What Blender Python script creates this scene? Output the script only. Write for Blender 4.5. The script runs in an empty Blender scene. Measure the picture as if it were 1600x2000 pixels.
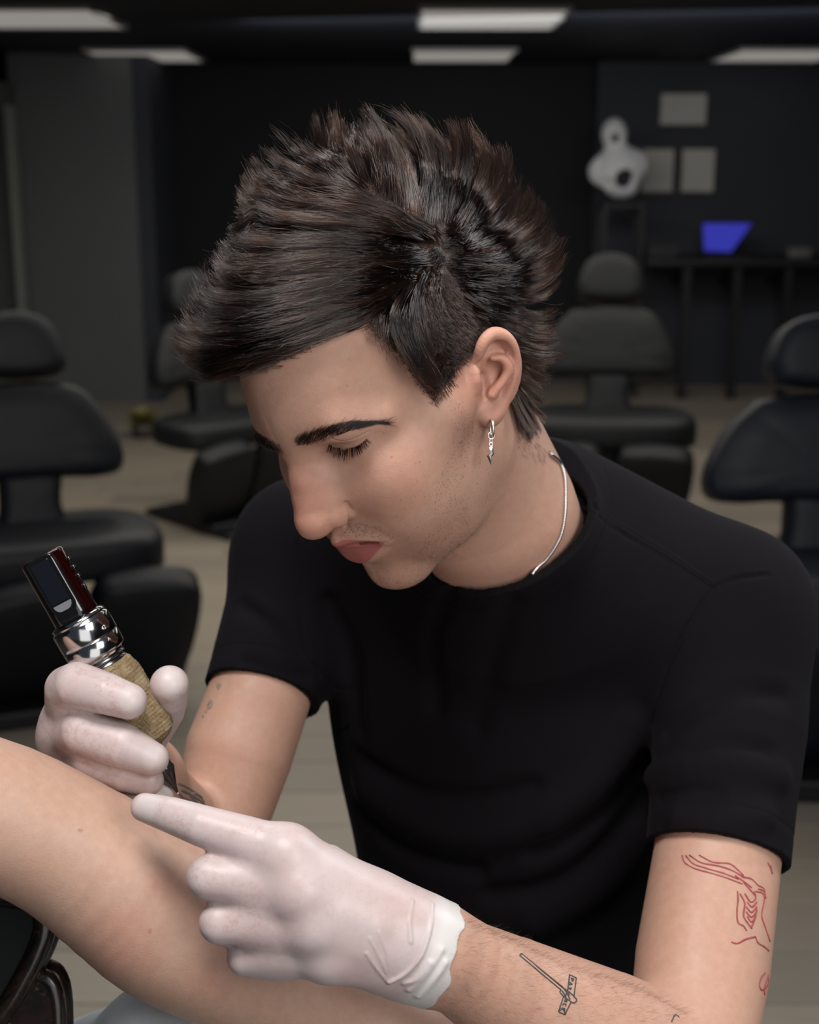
import bpy, math, random, os
import numpy as np
from mathutils import Matrix, Vector

# ------------------------------------------------------------------ camera, world, lights, exposure
C = bpy.context.scene.collection
SC = bpy.context.scene
PITCH = math.radians(14.03)
CAM_H = 1.60
FPX = 2680.0
cam_data = bpy.data.cameras.new('camera')
cam = bpy.data.objects.new('camera', cam_data); C.objects.link(cam)
cam.location = (0, 0, CAM_H)
cam.rotation_euler = (math.pi/2 - PITCH, 0, 0)
cam_data.sensor_fit = 'VERTICAL'; cam_data.sensor_height = 36.0; cam_data.sensor_width = 28.8
cam_data.lens = FPX/2000*36
cam_data.clip_start = 0.05
cam_data.dof.use_dof = True
cam_data.dof.focus_distance = 0.82
cam_data.dof.aperture_fstop = 7.6
SC.camera = cam

world = bpy.data.worlds.new('world'); SC.world = world; world.use_nodes = True
world.node_tree.nodes['Background'].inputs[0].default_value = (0.40, 0.47, 0.60, 1)
world.node_tree.nodes['Background'].inputs[1].default_value = 0.10

def area(name, loc, target, sx, sy, power, col=(1, 1, 1)):
    d = bpy.data.lights.new(name, 'AREA'); d.shape = 'RECTANGLE'; d.size = sx; d.size_y = sy
    d.energy = power; d.color = col
    o = bpy.data.objects.new(name, d); C.objects.link(o); o.location = loc
    v = Vector(target) - Vector(loc)
    o.rotation_euler = v.to_track_quat('-Z', 'Y').to_euler()
    return o
# softbox overhead in front of the artist, a fill from the camera's left and a hard strip from behind above
area('key_softbox', (-0.25, 0.25, 2.75), (0.0, 0.95, 1.35), 0.7, 0.5, 27, (1.0, 0.975, 0.95))
area('fill_softbox', (0.9, -0.5, 2.1), (0.05, 0.95, 1.35), 0.8, 0.8, 17, (1.0, 0.96, 0.93))
area('front_fill', (0.35, -0.9, 1.15), (-0.05, 0.9, 1.35), 1.2, 1.2, 6, (1.0, 0.98, 0.97))  # added fill that softens the shadows on the bare arm
area('rim_strip', (-0.5, 1.9, 2.6), (0.0, 0.85, 1.6), 0.9, 0.15, 7, (0.95, 0.98, 1.0))
# area lights added to brighten the studio; its panels give little
area('room_fill', (0.0, 6.2, 2.30), (0.0, 6.3, 0), 4.5, 4.5, 115, (1.0, .95, .88))
area('room_fill_near', (0.2, 3.4, 2.9), (0.2, 3.6, 0), 3.5, 1.2, 24, (1.0, .95, .88))
area('wall_fill', (0.6, 7.2, 2.25), (1.2, 10.4, 1.2), 3.0, 0.4, 16, (0.97, 0.98, 1.0))  # added to brighten the back wall and what stands there
area('side_strip', (1.4, 1.5, 2.3), (0.05, 0.9, 1.5), 0.12, 0.9, 12, (0.96, 0.98, 1.0))  # added strip that puts highlights on the right of the hair
SC.view_settings.view_transform = 'Standard'
SC.view_settings.look = 'None'
SC.view_settings.exposure = 0.0
SC.view_settings.gamma = 1.0
SC.view_settings.use_curve_mapping = False

# camera-frame measures (x right, y down, z ahead, metres) -> world
_cp, _sp = math.cos(PITCH), math.sin(PITCH)
CW = np.array([[1, 0, 0], [0, -_sp, _cp], [0, -_cp, -_sp]], float)
def to_world(p):
    p = np.asarray(p, float)
    return p @ CW.T + np.array([0, 0, CAM_H])
def to_cam(p):
    return (np.asarray(p, float) - np.array([0, 0, CAM_H])) @ CW
def K(px, py, z):
    return np.array([(px-800)/FPX*z, (py-1000)/FPX*z, z])

# head frame: x ahead of the face, y the sitter's left, z up, origin between the ears
HR = np.array([[-0.4844, 0.7895, -0.3769], [0.7042, 0.0963, -0.7034], [-0.5190, -0.6062, -0.6026]])
_u, _s, _v = np.linalg.svd(HR); HR = _u@_v
HT = np.array([-0.01401516, -0.0841519, 0.89451004])
def HC(p): return np.asarray(p, float) @ HR.T + HT        # head -> camera frame
def CH(p): return (np.asarray(p, float) - HT) @ HR         # camera -> head frame
def head_ray(px, py, y=None, x=None):
    d = np.array([(px-800)/FPX, (py-1000)/FPX, 1.0])
    a = d @ HR; b = HT @ HR
    z = (y+b[1])/a[1] if y is not None else (x+b[0])/a[0]
    return z*a-b

# ------------------------------------------------------------------ scene helpers
def tag(o, label=None, cat=None, group=None, kind=None):
    if label: o['label'] = label
    if cat: o['category'] = cat
    if group: o['group'] = group
    if kind: o['kind'] = kind
    return o
def empty(name, loc=(0, 0, 0), rz=0):
    o = bpy.data.objects.new(name, None); C.objects.link(o); o.location = loc; o.rotation_euler = (0, 0, rz)
    return o
def mesh_obj(name, V, F, mat, parent=None, smooth=True):
    V = np.asarray(V, np.float32)
    me = bpy.data.meshes.new(name)
    if isinstance(F, np.ndarray):
        n = F.shape[1]; F = F.astype(np.int32)
        me.vertices.add(len(V)); me.vertices.foreach_set('co', V.ravel())
        me.loops.add(F.size); me.loops.foreach_set('vertex_index', F.ravel())
        me.polygons.add(len(F)); me.polygons.foreach_set('loop_start', np.arange(0, F.size, n, dtype=np.int32))
        me.update(calc_edges=True); me.validate()
    else:
        me.from_pydata(V.tolist(), [], [list(f) for f in F]); me.update()
    me.polygons.foreach_set('use_smooth', [smooth]*len(me.polygons))
    if mat is not None:
        for m in (mat if isinstance(mat, (list, tuple)) else [mat]): me.materials.append(m)
    o = bpy.data.objects.new(name, me); C.objects.link(o)
    if parent is not None: put(o, parent)
    return o
def put(o, parent):
    o.parent = parent
    o.matrix_parent_inverse = Matrix.Identity(4)
    # vertices given in world space: cancel the parent's transform
    mw = Matrix.Identity(4); q = parent
    chain = []
    while q is not None: chain.append(q); q = q.parent
    for q in reversed(chain): mw = mw @ Matrix.LocRotScale(q.location, q.rotation_euler, q.scale) if not q.get('_mi') else mw @ Matrix(q['_mi'])
    if any(abs(mw[i][j]-(i == j)) > 1e-9 for i in range(4) for j in range(4)):
        inv = mw.inverted()
        if o.type in ('MESH',): o.data.transform(inv)
        elif o.type == 'CURVES':
            pos = np.zeros(len(o.data.points)*3, np.float32); o.data.points.foreach_get('position', pos)
            pos = pos.reshape(-1, 3) @ np.array(inv)[:3, :3].T + np.array(inv)[:3, 3]
            o.data.points.foreach_set('position', pos.astype(np.float32).ravel())
    return o
def set_attr(o, name, val):
    a = o.data.attributes.new(name, 'FLOAT', 'POINT'); a.data.foreach_set('value', np.asarray(val, np.float32))
def set_col(o, name, val):
    v = np.ones((len(val), 4), np.float32); v[:, :3] = val
    a = o.data.attributes.new(name, 'FLOAT_COLOR', 'POINT'); a.data.foreach_set('color', v.ravel())
def hair_obj(name, P, rad, mat, parent=None, clump=None):
    """P (n, k, 3) world points, rad (n, k)"""
    n, k = P.shape[:2]
    hc = bpy.data.hair_curves.new(name)
    hc.add_curves([k]*n)
    hc.points.foreach_set('position', P.astype(np.float32).ravel())
    hc.points.foreach_set('radius', np.broadcast_to(rad, (n, k)).astype(np.float32).ravel())
    if clump is not None:
        a = hc.attributes.new('clump', 'FLOAT', 'CURVE'); a.data.foreach_set('value', np.asarray(clump, np.float32))
    hc.materials.append(mat)
    o = bpy.data.objects.new(name, hc); C.objects.link(o)
    if parent is not None: put(o, parent)
    return o

# ------------------------------------------------------------------ smooth solid fields, meshed and relaxed on to the surface
f32 = np.float32
class Prim:
    """kinds: ell (c, radii, rot), cone (a, b, ra, rb), box (c, half, rot, r); op '+' joins, '-' cuts"""
    def __init__(s, kind, op, k, **a):
        s.kind, s.op, s.k = kind, op, k
        s.a = a
        if kind == 'poly':
            P = np.array([p for p, _ in a['pts']], float); R = np.array([r for _, r in a['pts']])[:, None]
            s.lo = (P-R).min(0); s.hi = (P+R).max(0)
        elif kind == 'cone':
            A, B, ra, rb = (np.asarray(a['a'], float), np.asarray(a['b'], float), a['ra'], a['rb'])
            s.lo = np.minimum(A-ra, B-rb); s.hi = np.maximum(A+ra, B+rb)
        else:
            c = np.asarray(a['c'], float); h = np.asarray(a['h'], float)
            Rm = np.asarray(a['rot'], float) if a.get('rot') is not None else np.eye(3)
            e = np.abs(Rm) @ (h + (a.get('r', 0)))
            s.lo, s.hi = c-e, c+e
    def d(s, P):
        a = s.a
        if s.kind == 'poly':                            # a bent, tapering limb: its pieces meet without swelling
            out = None; ik = a.get('ik', .0)
            for (p0, r0), (p1, r1) in zip(a['pts'][:-1], a['pts'][1:]):
                A = np.asarray(p0, f32); ba = np.asarray(p1, f32)-A; L2 = max(float(ba@ba), 1e-12); pa = P-A
                t = np.clip((pa@ba)/L2, 0, 1); q = pa-t[:, None]*ba
                e = np.sqrt((q*q).sum(1))-(r0+(r1-r0)*t)
                out = e if out is None else smin(out, e, ik)
            return out
        if s.kind == 'cone':
            A = np.asarray(a['a'], f32); B = np.asarray(a['b'], f32); ra, rb = a['ra'], a['rb']
            ba = B-A; L2 = float(ba@ba)
            pa = P-A
            if L2 < 1e-12: return np.sqrt((pa*pa).sum(1))-max(ra, rb)
            t = np.clip((pa@ba)/L2, 0, 1)
            q = pa-t[:, None]*ba
            # radius varies along the axis; good enough near the surface for gentle tapers
            return np.sqrt((q*q).sum(1)) - (ra+(rb-ra)*t)
        c = np.asarray(a['c'], f32); h = np.asarray(a['h'], f32)
        q = P-c
        if a.get('rot') is not None: q = q @ np.asarray(a['rot'], f32)
        if s.kind == 'ell':
            k0 = np.sqrt(((q/h)**2).sum(1)); k1 = np.sqrt(((q/(h*h))**2).sum(1))
            return k0*(k0-1)/np.maximum(k1, 1e-9)
        if s.kind == 'box':
            r = a.get('r', 0)
            w = np.abs(q)-h
            return np.sqrt((np.maximum(w, 0)**2).sum(1))+np.minimum(w.max(1), 0)-r
def smin(a, b, k):
    if k <= 0: return np.minimum(a, b)
    h = np.maximum(k-np.abs(a-b), 0)/k
    return np.minimum(a, b)-h*h*k*0.25
class Group:
    """prims in one frame; mirror reflects y"""
    def __init__(s, R=None, T=None, mirror=False):
        s.R, s.T, s.mirror, s.p = R, T, mirror, []
    def local(s, P):
        q = P
        if s.R is not None: q = (P-s.T.astype(f32)) @ s.R.astype(f32)
        if s.mirror:
            q = q.copy() if s.R is None else q
            t = np.clip((q[:, 0]+.01)/.07, 0, 1); t = t*t*(3-2*t)
            q[:, 1] = np.where(q[:, 1] < 0, -q[:, 1]*(1+.34*t), q[:, 1])     # the far half of the face is a little narrower
        return q
    def ell(s, c, h, k=.01, op='+', rot=None): s.p.append(Prim('ell', op, k, c=c, h=h, rot=rot)); return s
    def cone(s, a, b, ra, rb, k=.01, op='+'): s.p.append(Prim('cone', op, k, a=a, b=b, ra=ra, rb=rb)); return s
    def sph(s, c, r, k=.01, op='+'): return s.cone(c, np.asarray(c)+[0, 0, 1e-5], r, r, k, op)
    def box(s, c, h, k=.01, op='+', rot=None, r=0.0): s.p.append(Prim('box', op, k, c=c, h=h, rot=rot, r=r)); return s
    def chain(s, pts, k=.01, op='+'):
        s.p.append(Prim('poly', op, k, pts=pts, ik=.0)); return s
MARG = 0.016
class Field:
    def __init__(s, groups, post=None):
        s.g, s.post = groups, post; s.index()
    def index(s):
        km = 0.0; s.km = {}; s.nk = sum(len(g.p) for g in s.g)
        for g in reversed(s.g):                      # a prim reaches as far as any later, softer blend needs it
            for p in reversed(g.p): km = max(km, p.k); s.km[id(p)] = km
    def __call__(s, P, fine=False):
        if s.nk != sum(len(g.p) for g in s.g): s.index()
        P = P.astype(f32); m0 = 0.008 if fine else MARG
        d = np.full(len(P), 0.2, f32)
        for g in s.g:
            lo = np.min([p.lo for p in g.p], 0)-m0-.06; hi = np.max([p.hi for p in g.p], 0)+m0+.06
            q = g.local(P)
            gi = np.nonzero(((q > lo) & (q < hi)).all(1))[0]
            if len(gi) == 0: continue
            q = q[gi]; dd = d[gi]
            for p in g.p:
                m = m0+s.km[id(p)]
                w = np.nonzero((q[:, 0] > p.lo[0]-m) & (q[:, 0] < p.hi[0]+m) & (q[:, 1] > p.lo[1]-m) & (q[:, 1] < p.hi[1]+m) & (q[:, 2] > p.lo[2]-m) & (q[:, 2] < p.hi[2]+m))[0]
                if len(w) == 0: continue
                e = p.d(q[w])
                if p.op == '+': dd[w] = smin(dd[w], e, p.k)
                else: dd[w] = -smin(-dd[w], e, p.k)
            d[gi] = dd
        if s.post is not None: d = s.post(P, d)
        return d

def surface_nets(field, lo, hi, h):
    B = 4
    lo = np.asarray(lo, float); hi = np.asarray(hi, float)
    nb = np.ceil((hi-lo)/(h*B)).astype(int)
    n = nb*B
    ax = [lo[i]+(np.arange(nb[i])+.5)*B*h for i in range(3)]
    g = np.stack(np.meshgrid(*ax, indexing='ij'), -1).reshape(-1, 3)
    cd = np.concatenate([field(c) for c in np.array_split(g, max(1, len(g)//400000))])
    act = np.abs(cd) < h*B*0.87*1.15+h*0.6
    V = np.repeat(np.repeat(np.repeat(np.where(cd > 0, 1, -1).astype(f32).reshape(nb), B, 0), B, 1), B, 2)
    ids = np.nonzero(act)[0]
    off = (np.stack(np.meshgrid(*[np.arange(B)]*3, indexing='ij'), -1).reshape(-1, 3)-(B-1)/2)*h
    bi = np.stack(np.unravel_index(ids, nb), 1)
    for c in np.array_split(np.arange(len(ids)), max(1, len(ids)*B**3//1500000)):
        if len(c) == 0: continue
        pts = (g[ids[c]][:, None, :]+off[None]).reshape(-1, 3)
        d = field(pts).reshape(len(c), B, B, B)
        for j, (x, y, z) in enumerate(bi[c]*B): V[x:x+B, y:y+B, z:z+B] = d[j]
    org = lo+h*0.5
    Sg = V < 0
    s0 = Sg[:-1, :-1, :-1]
    cnt = np.zeros(s0.shape, np.int8)
    for dx in (0, 1):
        for dy in (0, 1):
            for dz in (0, 1):
                cnt += Sg[dx:n[0]-1+dx, dy:n[1]-1+dy, dz:n[2]-1+dz]
    cells = np.nonzero(((cnt > 0) & (cnt < 8)).ravel())[0]
    cs = s0.shape
    ci = np.stack(np.unravel_index(cells, cs), 1)
    idx = np.full(cs[0]*cs[1]*cs[2], -1, np.int32); idx[cells] = np.arange(len(cells)); idx = idx.reshape(cs)
    corners = [(a, b, c) for a in (0, 1) for b in (0, 1) for c in (0, 1)]
    cv = {c: V[ci[:, 0]+c[0], ci[:, 1]+c[1], ci[:, 2]+c[2]] for c in corners}
    acc = np.zeros((len(cells), 3)); num = np.zeros(len(cells))
    for c in corners:
        for a in range(3):
            if c[a] == 0:
                c2 = list(c); c2[a] = 1; c2 = tuple(c2)
                v0, v1 = cv[c], cv[c2]; m = (v0 < 0) != (v1 < 0)
                t = np.where(m, v0/np.where(m, v0-v1, 1), 0)
                p = np.tile(np.array(c, float), (len(cells), 1)); p[:, a] = t
                acc += p*m[:, None]; num += m
    Vt = org+(ci+acc/num[:, None])*h
    quads = []
    for a in range(3):
        b, c = (a+1) % 3, (a+2) % 3
        sl0 = [slice(None)]*3; sl1 = [slice(None)]*3
        sl0[a] = slice(0, -1); sl1[a] = slice(1, None)
        e0 = Sg[tuple(sl0)]; e1 = Sg[tuple(sl1)]
        ii = np.stack(np.nonzero(e0 != e1), 1)
        ok = (ii[:, b] > 0) & (ii[:, c] > 0) & (ii[:, b] < n[b]-1) & (ii[:, c] < n[c]-1)
        ii = ii[ok]
        fl = Sg[ii[:, 0], ii[:, 1], ii[:, 2]]
        def at(db, dc):
            j = ii.copy(); j[:, b] += db; j[:, c] += dc
            return idx[j[:, 0], j[:, 1], j[:, 2]]
        q = np.stack([at(-1, -1), at(0, -1), at(0, 0), at(-1, 0)], 1)
        q[~fl] = q[~fl][:, ::-1]
        quads.append(q)
    Q = np.concatenate(quads)
    Q = Q[(Q >= 0).all(1)]
    return Vt, Q
def grad(field, P, e=2.5e-4):
    k = np.array([[1, -1, -1], [-1, -1, 1], [-1, 1, -1], [1, 1, 1]], float)
    g = np.zeros((len(P), 3))
    for v in k: g += v*field(P+v*e, True)[:, None]
    n = np.linalg.norm(g, axis=1, keepdims=True)
    return g/np.maximum(n, 1e-9)
def project(field, V, it=2, clamp=.0015):
    for _ in range(it):
        for c in np.array_split(np.arange(len(V)), max(1, len(V)//300000)):
            d = field(V[c], True); V[c] -= grad(field, V[c])*np.clip(d, -clamp, clamp)[:, None]
    return V
def relax(V, Q, w=.5):
    acc = np.zeros_like(V); num = np.zeros(len(V))
    for i in range(4):
        for j in ((i+1) % 4, (i+3) % 4):
            np.add.at(acc, Q[:, i], V[Q[:, j]]); np.add.at(num, Q[:, i], 1)
    return V+(acc/np.maximum(num, 1)[:, None]-V)*w
def spline(pts, n=4):
    """Catmull-Rom through (point, radius) pairs, n steps a span"""
    P = np.array([np.append(np.asarray(p, float), r) for p, r in pts])
    P = np.vstack([2*P[0]-P[1], P, 2*P[-1]-P[-2]]); out = []
    for i in range(1, len(P)-2):
        for t in np.arange(n)/n:
            out.append(.5*(2*P[i]+(P[i+1]-P[i-1])*t+(2*P[i-1]-5*P[i]+4*P[i+1]-P[i+2])*t*t+(3*P[i]-P[i-1]-3*P[i+1]+P[i+2])*t**3))
    out.append(P[-2])
    return [(q[:-1], q[-1]) for q in out]
def subdivide(V, Q, keep=None):
    """each kept quad in four; returns V, quads, and index of the quads that came from kept ones"""
    sel = np.ones(len(Q), bool) if keep is None else keep
    Qs = Q[sel]
    E = np.concatenate([Qs[:, [0, 1]], Qs[:, [1, 2]], Qs[:, [2, 3]], Qs[:, [3, 0]]])
    Es = np.sort(E, 1); key = Es[:, 0].astype(np.int64)*len(V)+Es[:, 1]
    uk, inv = np.unique(key, return_inverse=True)
    m = np.stack([uk//len(V), uk % len(V)], 1)
    VE = V[m].mean(1); VF = V[Qs].mean(1); nV, nQ = len(V), len(Qs)
    e = inv.reshape(4, nQ)+nV; f = np.arange(nQ)+nV+len(uk)
    Qn = np.concatenate([np.stack([Qs[:, i], e[i], f, e[(i+3) % 4]], 1) for i in range(4)])
    return np.concatenate([V, VE, VF]), Qn, (uk, nV)
def refine(field, V, Q, tests):
    """local refinement: quads whose centre passes tests[0] are split, then tests[1] among those...
    returns V and a list of faces (quads, and n-gons where levels meet)"""
    done = []; cur = Q
    for t in tests:
        sel = t(V[cur].mean(1))
        rest = cur[~sel]
        n0 = len(V)
        V2, Qn, (uk, nV) = subdivide(V, cur, sel)
        allrest = [rest.tolist()] + [done] if len(rest) else [[], done]
        # stitch: put the new mid-edge points into the unsplit faces that share the edge
        look = dict(zip(uk.tolist(), range(nV, nV+len(uk))))
        def stitch(faces):
            out = []
            for fc in faces:
                nf = []
                for i in range(len(fc)):
                    a, b = fc[i], fc[(i+1) % len(fc)]
                    nf.append(a)
                    w = look.get((a if a < b else b)*n0+(b if a < b else a))
                    if w is not None: nf.append(w)
                out.append(nf)
            return out
        ev = np.zeros(n0, bool); ev[Q_idx(uk, n0)] = True
        rm = ev[rest].sum(1) >= 2
        keepq = rest[~rm].tolist(); fix = stitch(rest[rm].tolist())
        done2 = []
        for fc in done:
            done2.append(stitch([fc])[0] if sum(ev[v] for v in fc) >= 2 else fc)
        done = done2+keepq+fix
        V = V2; cur = Qn
        V[n0:] = project(field, V[n0:].copy(), 1)
        V = V if t is not tests[-1] else V
    return V, done, cur
def Q_idx(uk, n): return np.unique(np.concatenate([uk//n, uk % n])).astype(int)
def solid(field, lo, hi, h, sub=1, rx=1):
    V, Q = surface_nets(field, lo, hi, h)
    for _ in range(rx): V = relax(V, Q)
    V = project(field, V, 1)
    for _ in range(sub):
        V, Q, _ = subdivide(V, Q); V = project(field, V, 1)
    return V, Q
# ------------------------------------------------------------------ the artist: head, neck and arms as one skin
def ear_pt(px, py, off=0.0):
    n = np.array([.5, 1, 0])/math.sqrt(1.25); c = .0740+.5*.006
    d = np.array([(px-800)/FPX, (py-1000)/FPX, 1.0]); a = d @ HR; b = HT @ HR
    z = (c/math.sqrt(1.25)+off+b@n)/(a@n)
    return z*a-b
def ear_crop(cx, cy, off=0.0): return ear_pt(860+cx/6.25, 600+cy/6.25, off)
_n = np.array([.5, 1, 0])/math.sqrt(1.25)
_up = np.array([-.42, .0, .9]); _up -= _n*(_up@_n); _up /= np.linalg.norm(_up)
ear_rot = np.stack([np.cross(_n, _up), _n, _up], 1)
def head_group():
    g = Group(HR, HT, True)
    g.ell((-.012, 0, .044), (.093, .0745, .088), 0)
    g.ell((.028, 0, .054), (.0700, .0560, .058), .03)
    g.ell((.030, 0, -.030), (.0580, .0510, .066), .035)
    g.cone((.0, .054, -.004), (-.002, .049, -.052), .014, .014, .02)
    g.cone((-.002, .049, -.055), (.064, .012, -.096), .0135, .0145, .02)
    g.ell((.042, .031, -.048), (.038, .0290, .042), .03)
    g.ell((.0675, 0, -.098), (.0200, .019, .0175), .016)
    g.cone((.062, .0375, -.006), (.020, .0595, .000), .0140, .011, .022)
    g.ell((.058, .034, -.026), (.025, .022, .030), .024)
    g.ell((.064, 0, -.052), (.0345, .029, .034), .016)
    g.cone((.0835, .004, .0430), (.0750, .030, .0400), .0130, .0115, .016)
    g.cone((.0750, .030, .0400), (.0600, .0500, .0310), .0115, .0085, .014)
    g.ell((.0960, .0270, .0170), (.0150, .0150, .0100), .014, '-')
    g.ell((.070, .0820, .055), (.04, .022, .03), .03, '-')
    # nose
    g.cone((.0870, 0, .0360), (.0985, 0, .0120), .0078, .0066, .014)
    g.cone((.0985, 0, .0120), (.1092, 0, -.0130), .0066, .0092, .008)
    g.cone((.0770, .0070, .0200), (.0890, .0100, -.0080), .0085, .0115, .018)
    g.ell((.0700, .0290, -.0080), (.0170, .0170, .0200), .016)
    g.cone((.0950, .0050, .0020), (.1000, .0085, -.0160), .0095, .0095, .010)
    g.sph((.1100, 0, -.0185), .0108, .004)
    g.sph((.1075, .0040, -.0180), .0098, .005)
    g.ell((.0968, .0142, -.0195), (.0115, .0068, .0092), .003)
    g.cone((.1090, 0, -.0245), (.1000, 0, -.0290), .0040, .0045, .004)
    g.cone((.1060, .0068, -.0290), (.1020, .0072, -.0200), .0033, .0026, .002, '-')
    # the lid over the ball
    g.sph((.0690, .0305, .0205), .0152, .005)
    # lips
    pt = [head_ray(659, 1073, y=0), head_ray(690, 1066, y=.010), head_ray(718, 1061, y=.019), head_ray(746, 1060, y=.027)]
    g.chain(spline([(pt[0]+[-.0044, 0, .0050], .0052), (pt[1]+[-.0050, -.003, .0050], .0046), (pt[2]+[-.0048, -.001, .0028], .0030), (pt[3]+[-.0040, 0, .0005], .0016)]), .007)
    g.chain(spline([((.0885, 0, -.0655), .0088), ((.0882, .0080, -.0640), .0086), ((.0870, .0175, -.0600), .0064), (pt[3]+[-.004, -.001, -.0020], .0020)]), .003)
    g.chain(spline([(pt[0]+[.0015, 0, -.0004], .0020), (pt[1]+[.0010, 0, -.0004], .0021), (pt[2]+[.0005, 0, 0], .0014), (pt[3]+[.001, .001, 0], .0009)]), .0015, '-')
    g.cone((.1105, 0, -.0330), (.1080, 0, -.0400), .0026, .0022, .004, '-')
    g.ell((.0985, 0, -.0820), (.0080, .018, .0050), .008, '-')
    # ear
    e = ear_crop
    g.ell(e(690, 800, -.0050), (.0185, .0045, .0270), .006, '+', rot=ear_rot)
    g.ell(e(640, 1270, -.001), (.0085, .0032, .0105), .006, '+', rot=ear_rot)
    rim = [(470, 640, -.001, .0030), (500, 500, .001, .0036), (560, 390, .0015, .0040), (650, 325, .0015, .0042), (760, 350, .0015, .0044), (850, 440, .0015, .0042), (905, 560, .0015, .0036), (915, 680, .0015, .0032), (905, 800, .0015, .0032), (870, 930, .001, .0033), (825, 1050, .0005, .0034), (775, 1160, 0, .0036), (720, 1270, 0, .0036), (640, 1350, -.0005, .0034), (555, 1330, -.001, .0034), (510, 1250, -.002, .0028)]
    g.chain(spline([(e(x, y, o), r) for x, y, o, r in rim], 3), .004)
    g.chain(spline([(e(440, 810, -.001), .0030), (e(448, 880, -.0005), .0034), (e(452, 960, -.001), .0026)], 3), .007)
    g.ell(e(650, 800, .001), (.0085, .0060, .0085), .004, '-', rot=ear_rot)
    g.cone(e(520, 860, -.004), e(560, 1040, -.001), .0035, .0025, .003, '-')
    g.chain(spline([(e(505, 690, .001), .0022), (e(600, 590, .0028), .0020), (e(720, 460, .0036), .0024), (e(820, 520, .0042), .0020), (e(870, 620, .0042), .0014), (e(880, 740, .0042), .0011), (e(850, 880, .004), .0012), (e(785, 990, .0035), .0012)], 3), .003, '-')
    g.chain(spline([(e(640, 620, .0), .0020), (e(740, 620, .0015), .0026), (e(810, 690, .0025), .0032), (e(820, 790, .0028), .0033), (e(770, 890, .0025), .0030), (e(700, 980, .002), .0030), (e(640, 1060, .001), .0032)], 3), .003)
    return g
def neck_group(g=None):
    g = g or Group()
    g.chain([(HC((-.034, 0, -.010)), .054), (K(975, 1000, .985), .056), (K(1015, 1120, 1.045), .060)], .02)
    g.cone(HC((.022, 0, -.070)), K(948, 1075, 1.005), .030, .027, .03)
    g.cone(HC((-.022, .056, -.024)), K(985, 1120, .992), .010, .009, .022)
    return g
L_SH, L_MID, L_HEM, L_EL = K(1420, 1210, 1.04), K(1425, 1420, 1.01), K(1400, 1680, .965), K(1345, 2080, .885)
L_WR = K(850, 1862, .805)
R_SH, R_HEM, R_EL, R_WR = K(600, 1080, 1.17), K(510, 1350, 1.10), K(447, 1585, 1.055), K(255, 1500, .950)
def arms_group():
    g = Group()
    g.chain([(L_SH, .050), (L_MID, .050), (L_HEM, .0440), (K(1372, 1880, .93), .0450), (L_EL, .040)], .03)
    g.chain([(L_EL, .038), (K(1190, 2035, .865), .0430), (K(1000, 1945, .835), .0350), (K(905, 1890, .812), .0282), (L_WR, .0262), (K(790, 1840, .797), .022)], .012)
    g.chain([(R_SH, .048), (R_HEM, .0410), (K(467, 1470, 1.08), .0425), (K(428, 1610, 1.065), .037)], .03)
    g.chain([(K(372, 1655, 1.055), .034), (K(325, 1598, 1.01), .034), (R_WR, .027), (K(210, 1480, .93), .024)], .012)
    return g
def torso_group(s=0.0):
    g = Group()
    ax = (L_SH-R_SH)/np.linalg.norm(L_SH-R_SH)
    dn = np.array([0.0, 1.0, .12]); dn -= ax*(dn@ax); dn /= np.linalg.norm(dn)
    R = np.stack([ax, dn, np.cross(ax, dn)], 1)
    g.cone(K(1010, 1080, 1.06), L_SH, .066+s, .050+s, .03)
    g.cone(K(960, 1080, 1.09), R_SH, .066+s, .048+s, .03)
    g.ell(K(985, 1330, 1.135), np.array([.150, .190, .100])+s, .05, '+', rot=R)
    g.ell(K(1010, 1750, 1.17), np.array([.135, .22, .090])+s, .06, '+', rot=R)
    return g
HEADG = head_group()
body_field = Field([torso_group(-.004), arms_group(), neck_group(), HEADG])
def hits(field, pix, z0=.74, z1=1.3, n=400):
    """first point of the solid along the sight line through each measured place"""
    out = []
    for px, py in pix:
        z = np.linspace(z0, z1, n); P = np.stack([(px-800)/FPX*z, (py-1000)/FPX*z, z], 1)
        d = field(P); i = np.nonzero(d < 0)[0]
        if len(i) == 0: out.append(K(px, py, .85)); continue
        a, b = z[max(i[0]-1, 0)], z[i[0]]
        for _ in range(3):
            zz = np.linspace(a, b, 9); d = field(np.stack([(px-800)/FPX*zz, (py-1000)/FPX*zz, zz], 1)); j = np.nonzero(d < 0)[0]
            j = j[0] if len(j) else 8
            a, b = zz[max(j-1, 0)], zz[j]
        out.append(K(px, py, b))
    return np.array(out)
_al = hits(body_field, [(676, 984), (686, 1000), (684, 1014), (676, 1027)])
HEADG.chain(spline([(CH(p), .0007) for p in _al], 3), .0030, '-')
LIDLINE = [(643, 868), (655, 874), (678, 877), (700, 871), (717, 857)]
_l = [CH(p) for p in hits(body_field, LIDLINE)]
_up2 = [CH(p) for p in hits(body_field, [(648, 857), (672, 862), (700, 854), (722, 842)])]
HEADG.chain(spline([(p+[0, 0, 0], .00035) for p in _up2], 3), .001, '-')
HEADG.chain(spline([(p+[.0012, 0, -.0032], r) for p, r in zip(_l, (.0014, .0022, .0030, .0024, .0012))], 3), .002, '-')
HEADG.chain(spline([(p+[-.0012, 0, -.0012], r) for p, r in zip(_l, (.0008, .0010, .0010, .0009, .0006))], 3), .0008, '-')
body_field = Field([torso_group(-.004), arms_group(), neck_group(), HEADG])
def on_face(P):
    h = CH(P)
    return (h[:, 1] > -.035) & (((h[:, 0] > .045) & (h[:, 2] < .055) & (h[:, 2] > -.13)) | ((h[:, 1] > .058) & (h[:, 2] < .04) & (h[:, 2] > -.04)))
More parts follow.
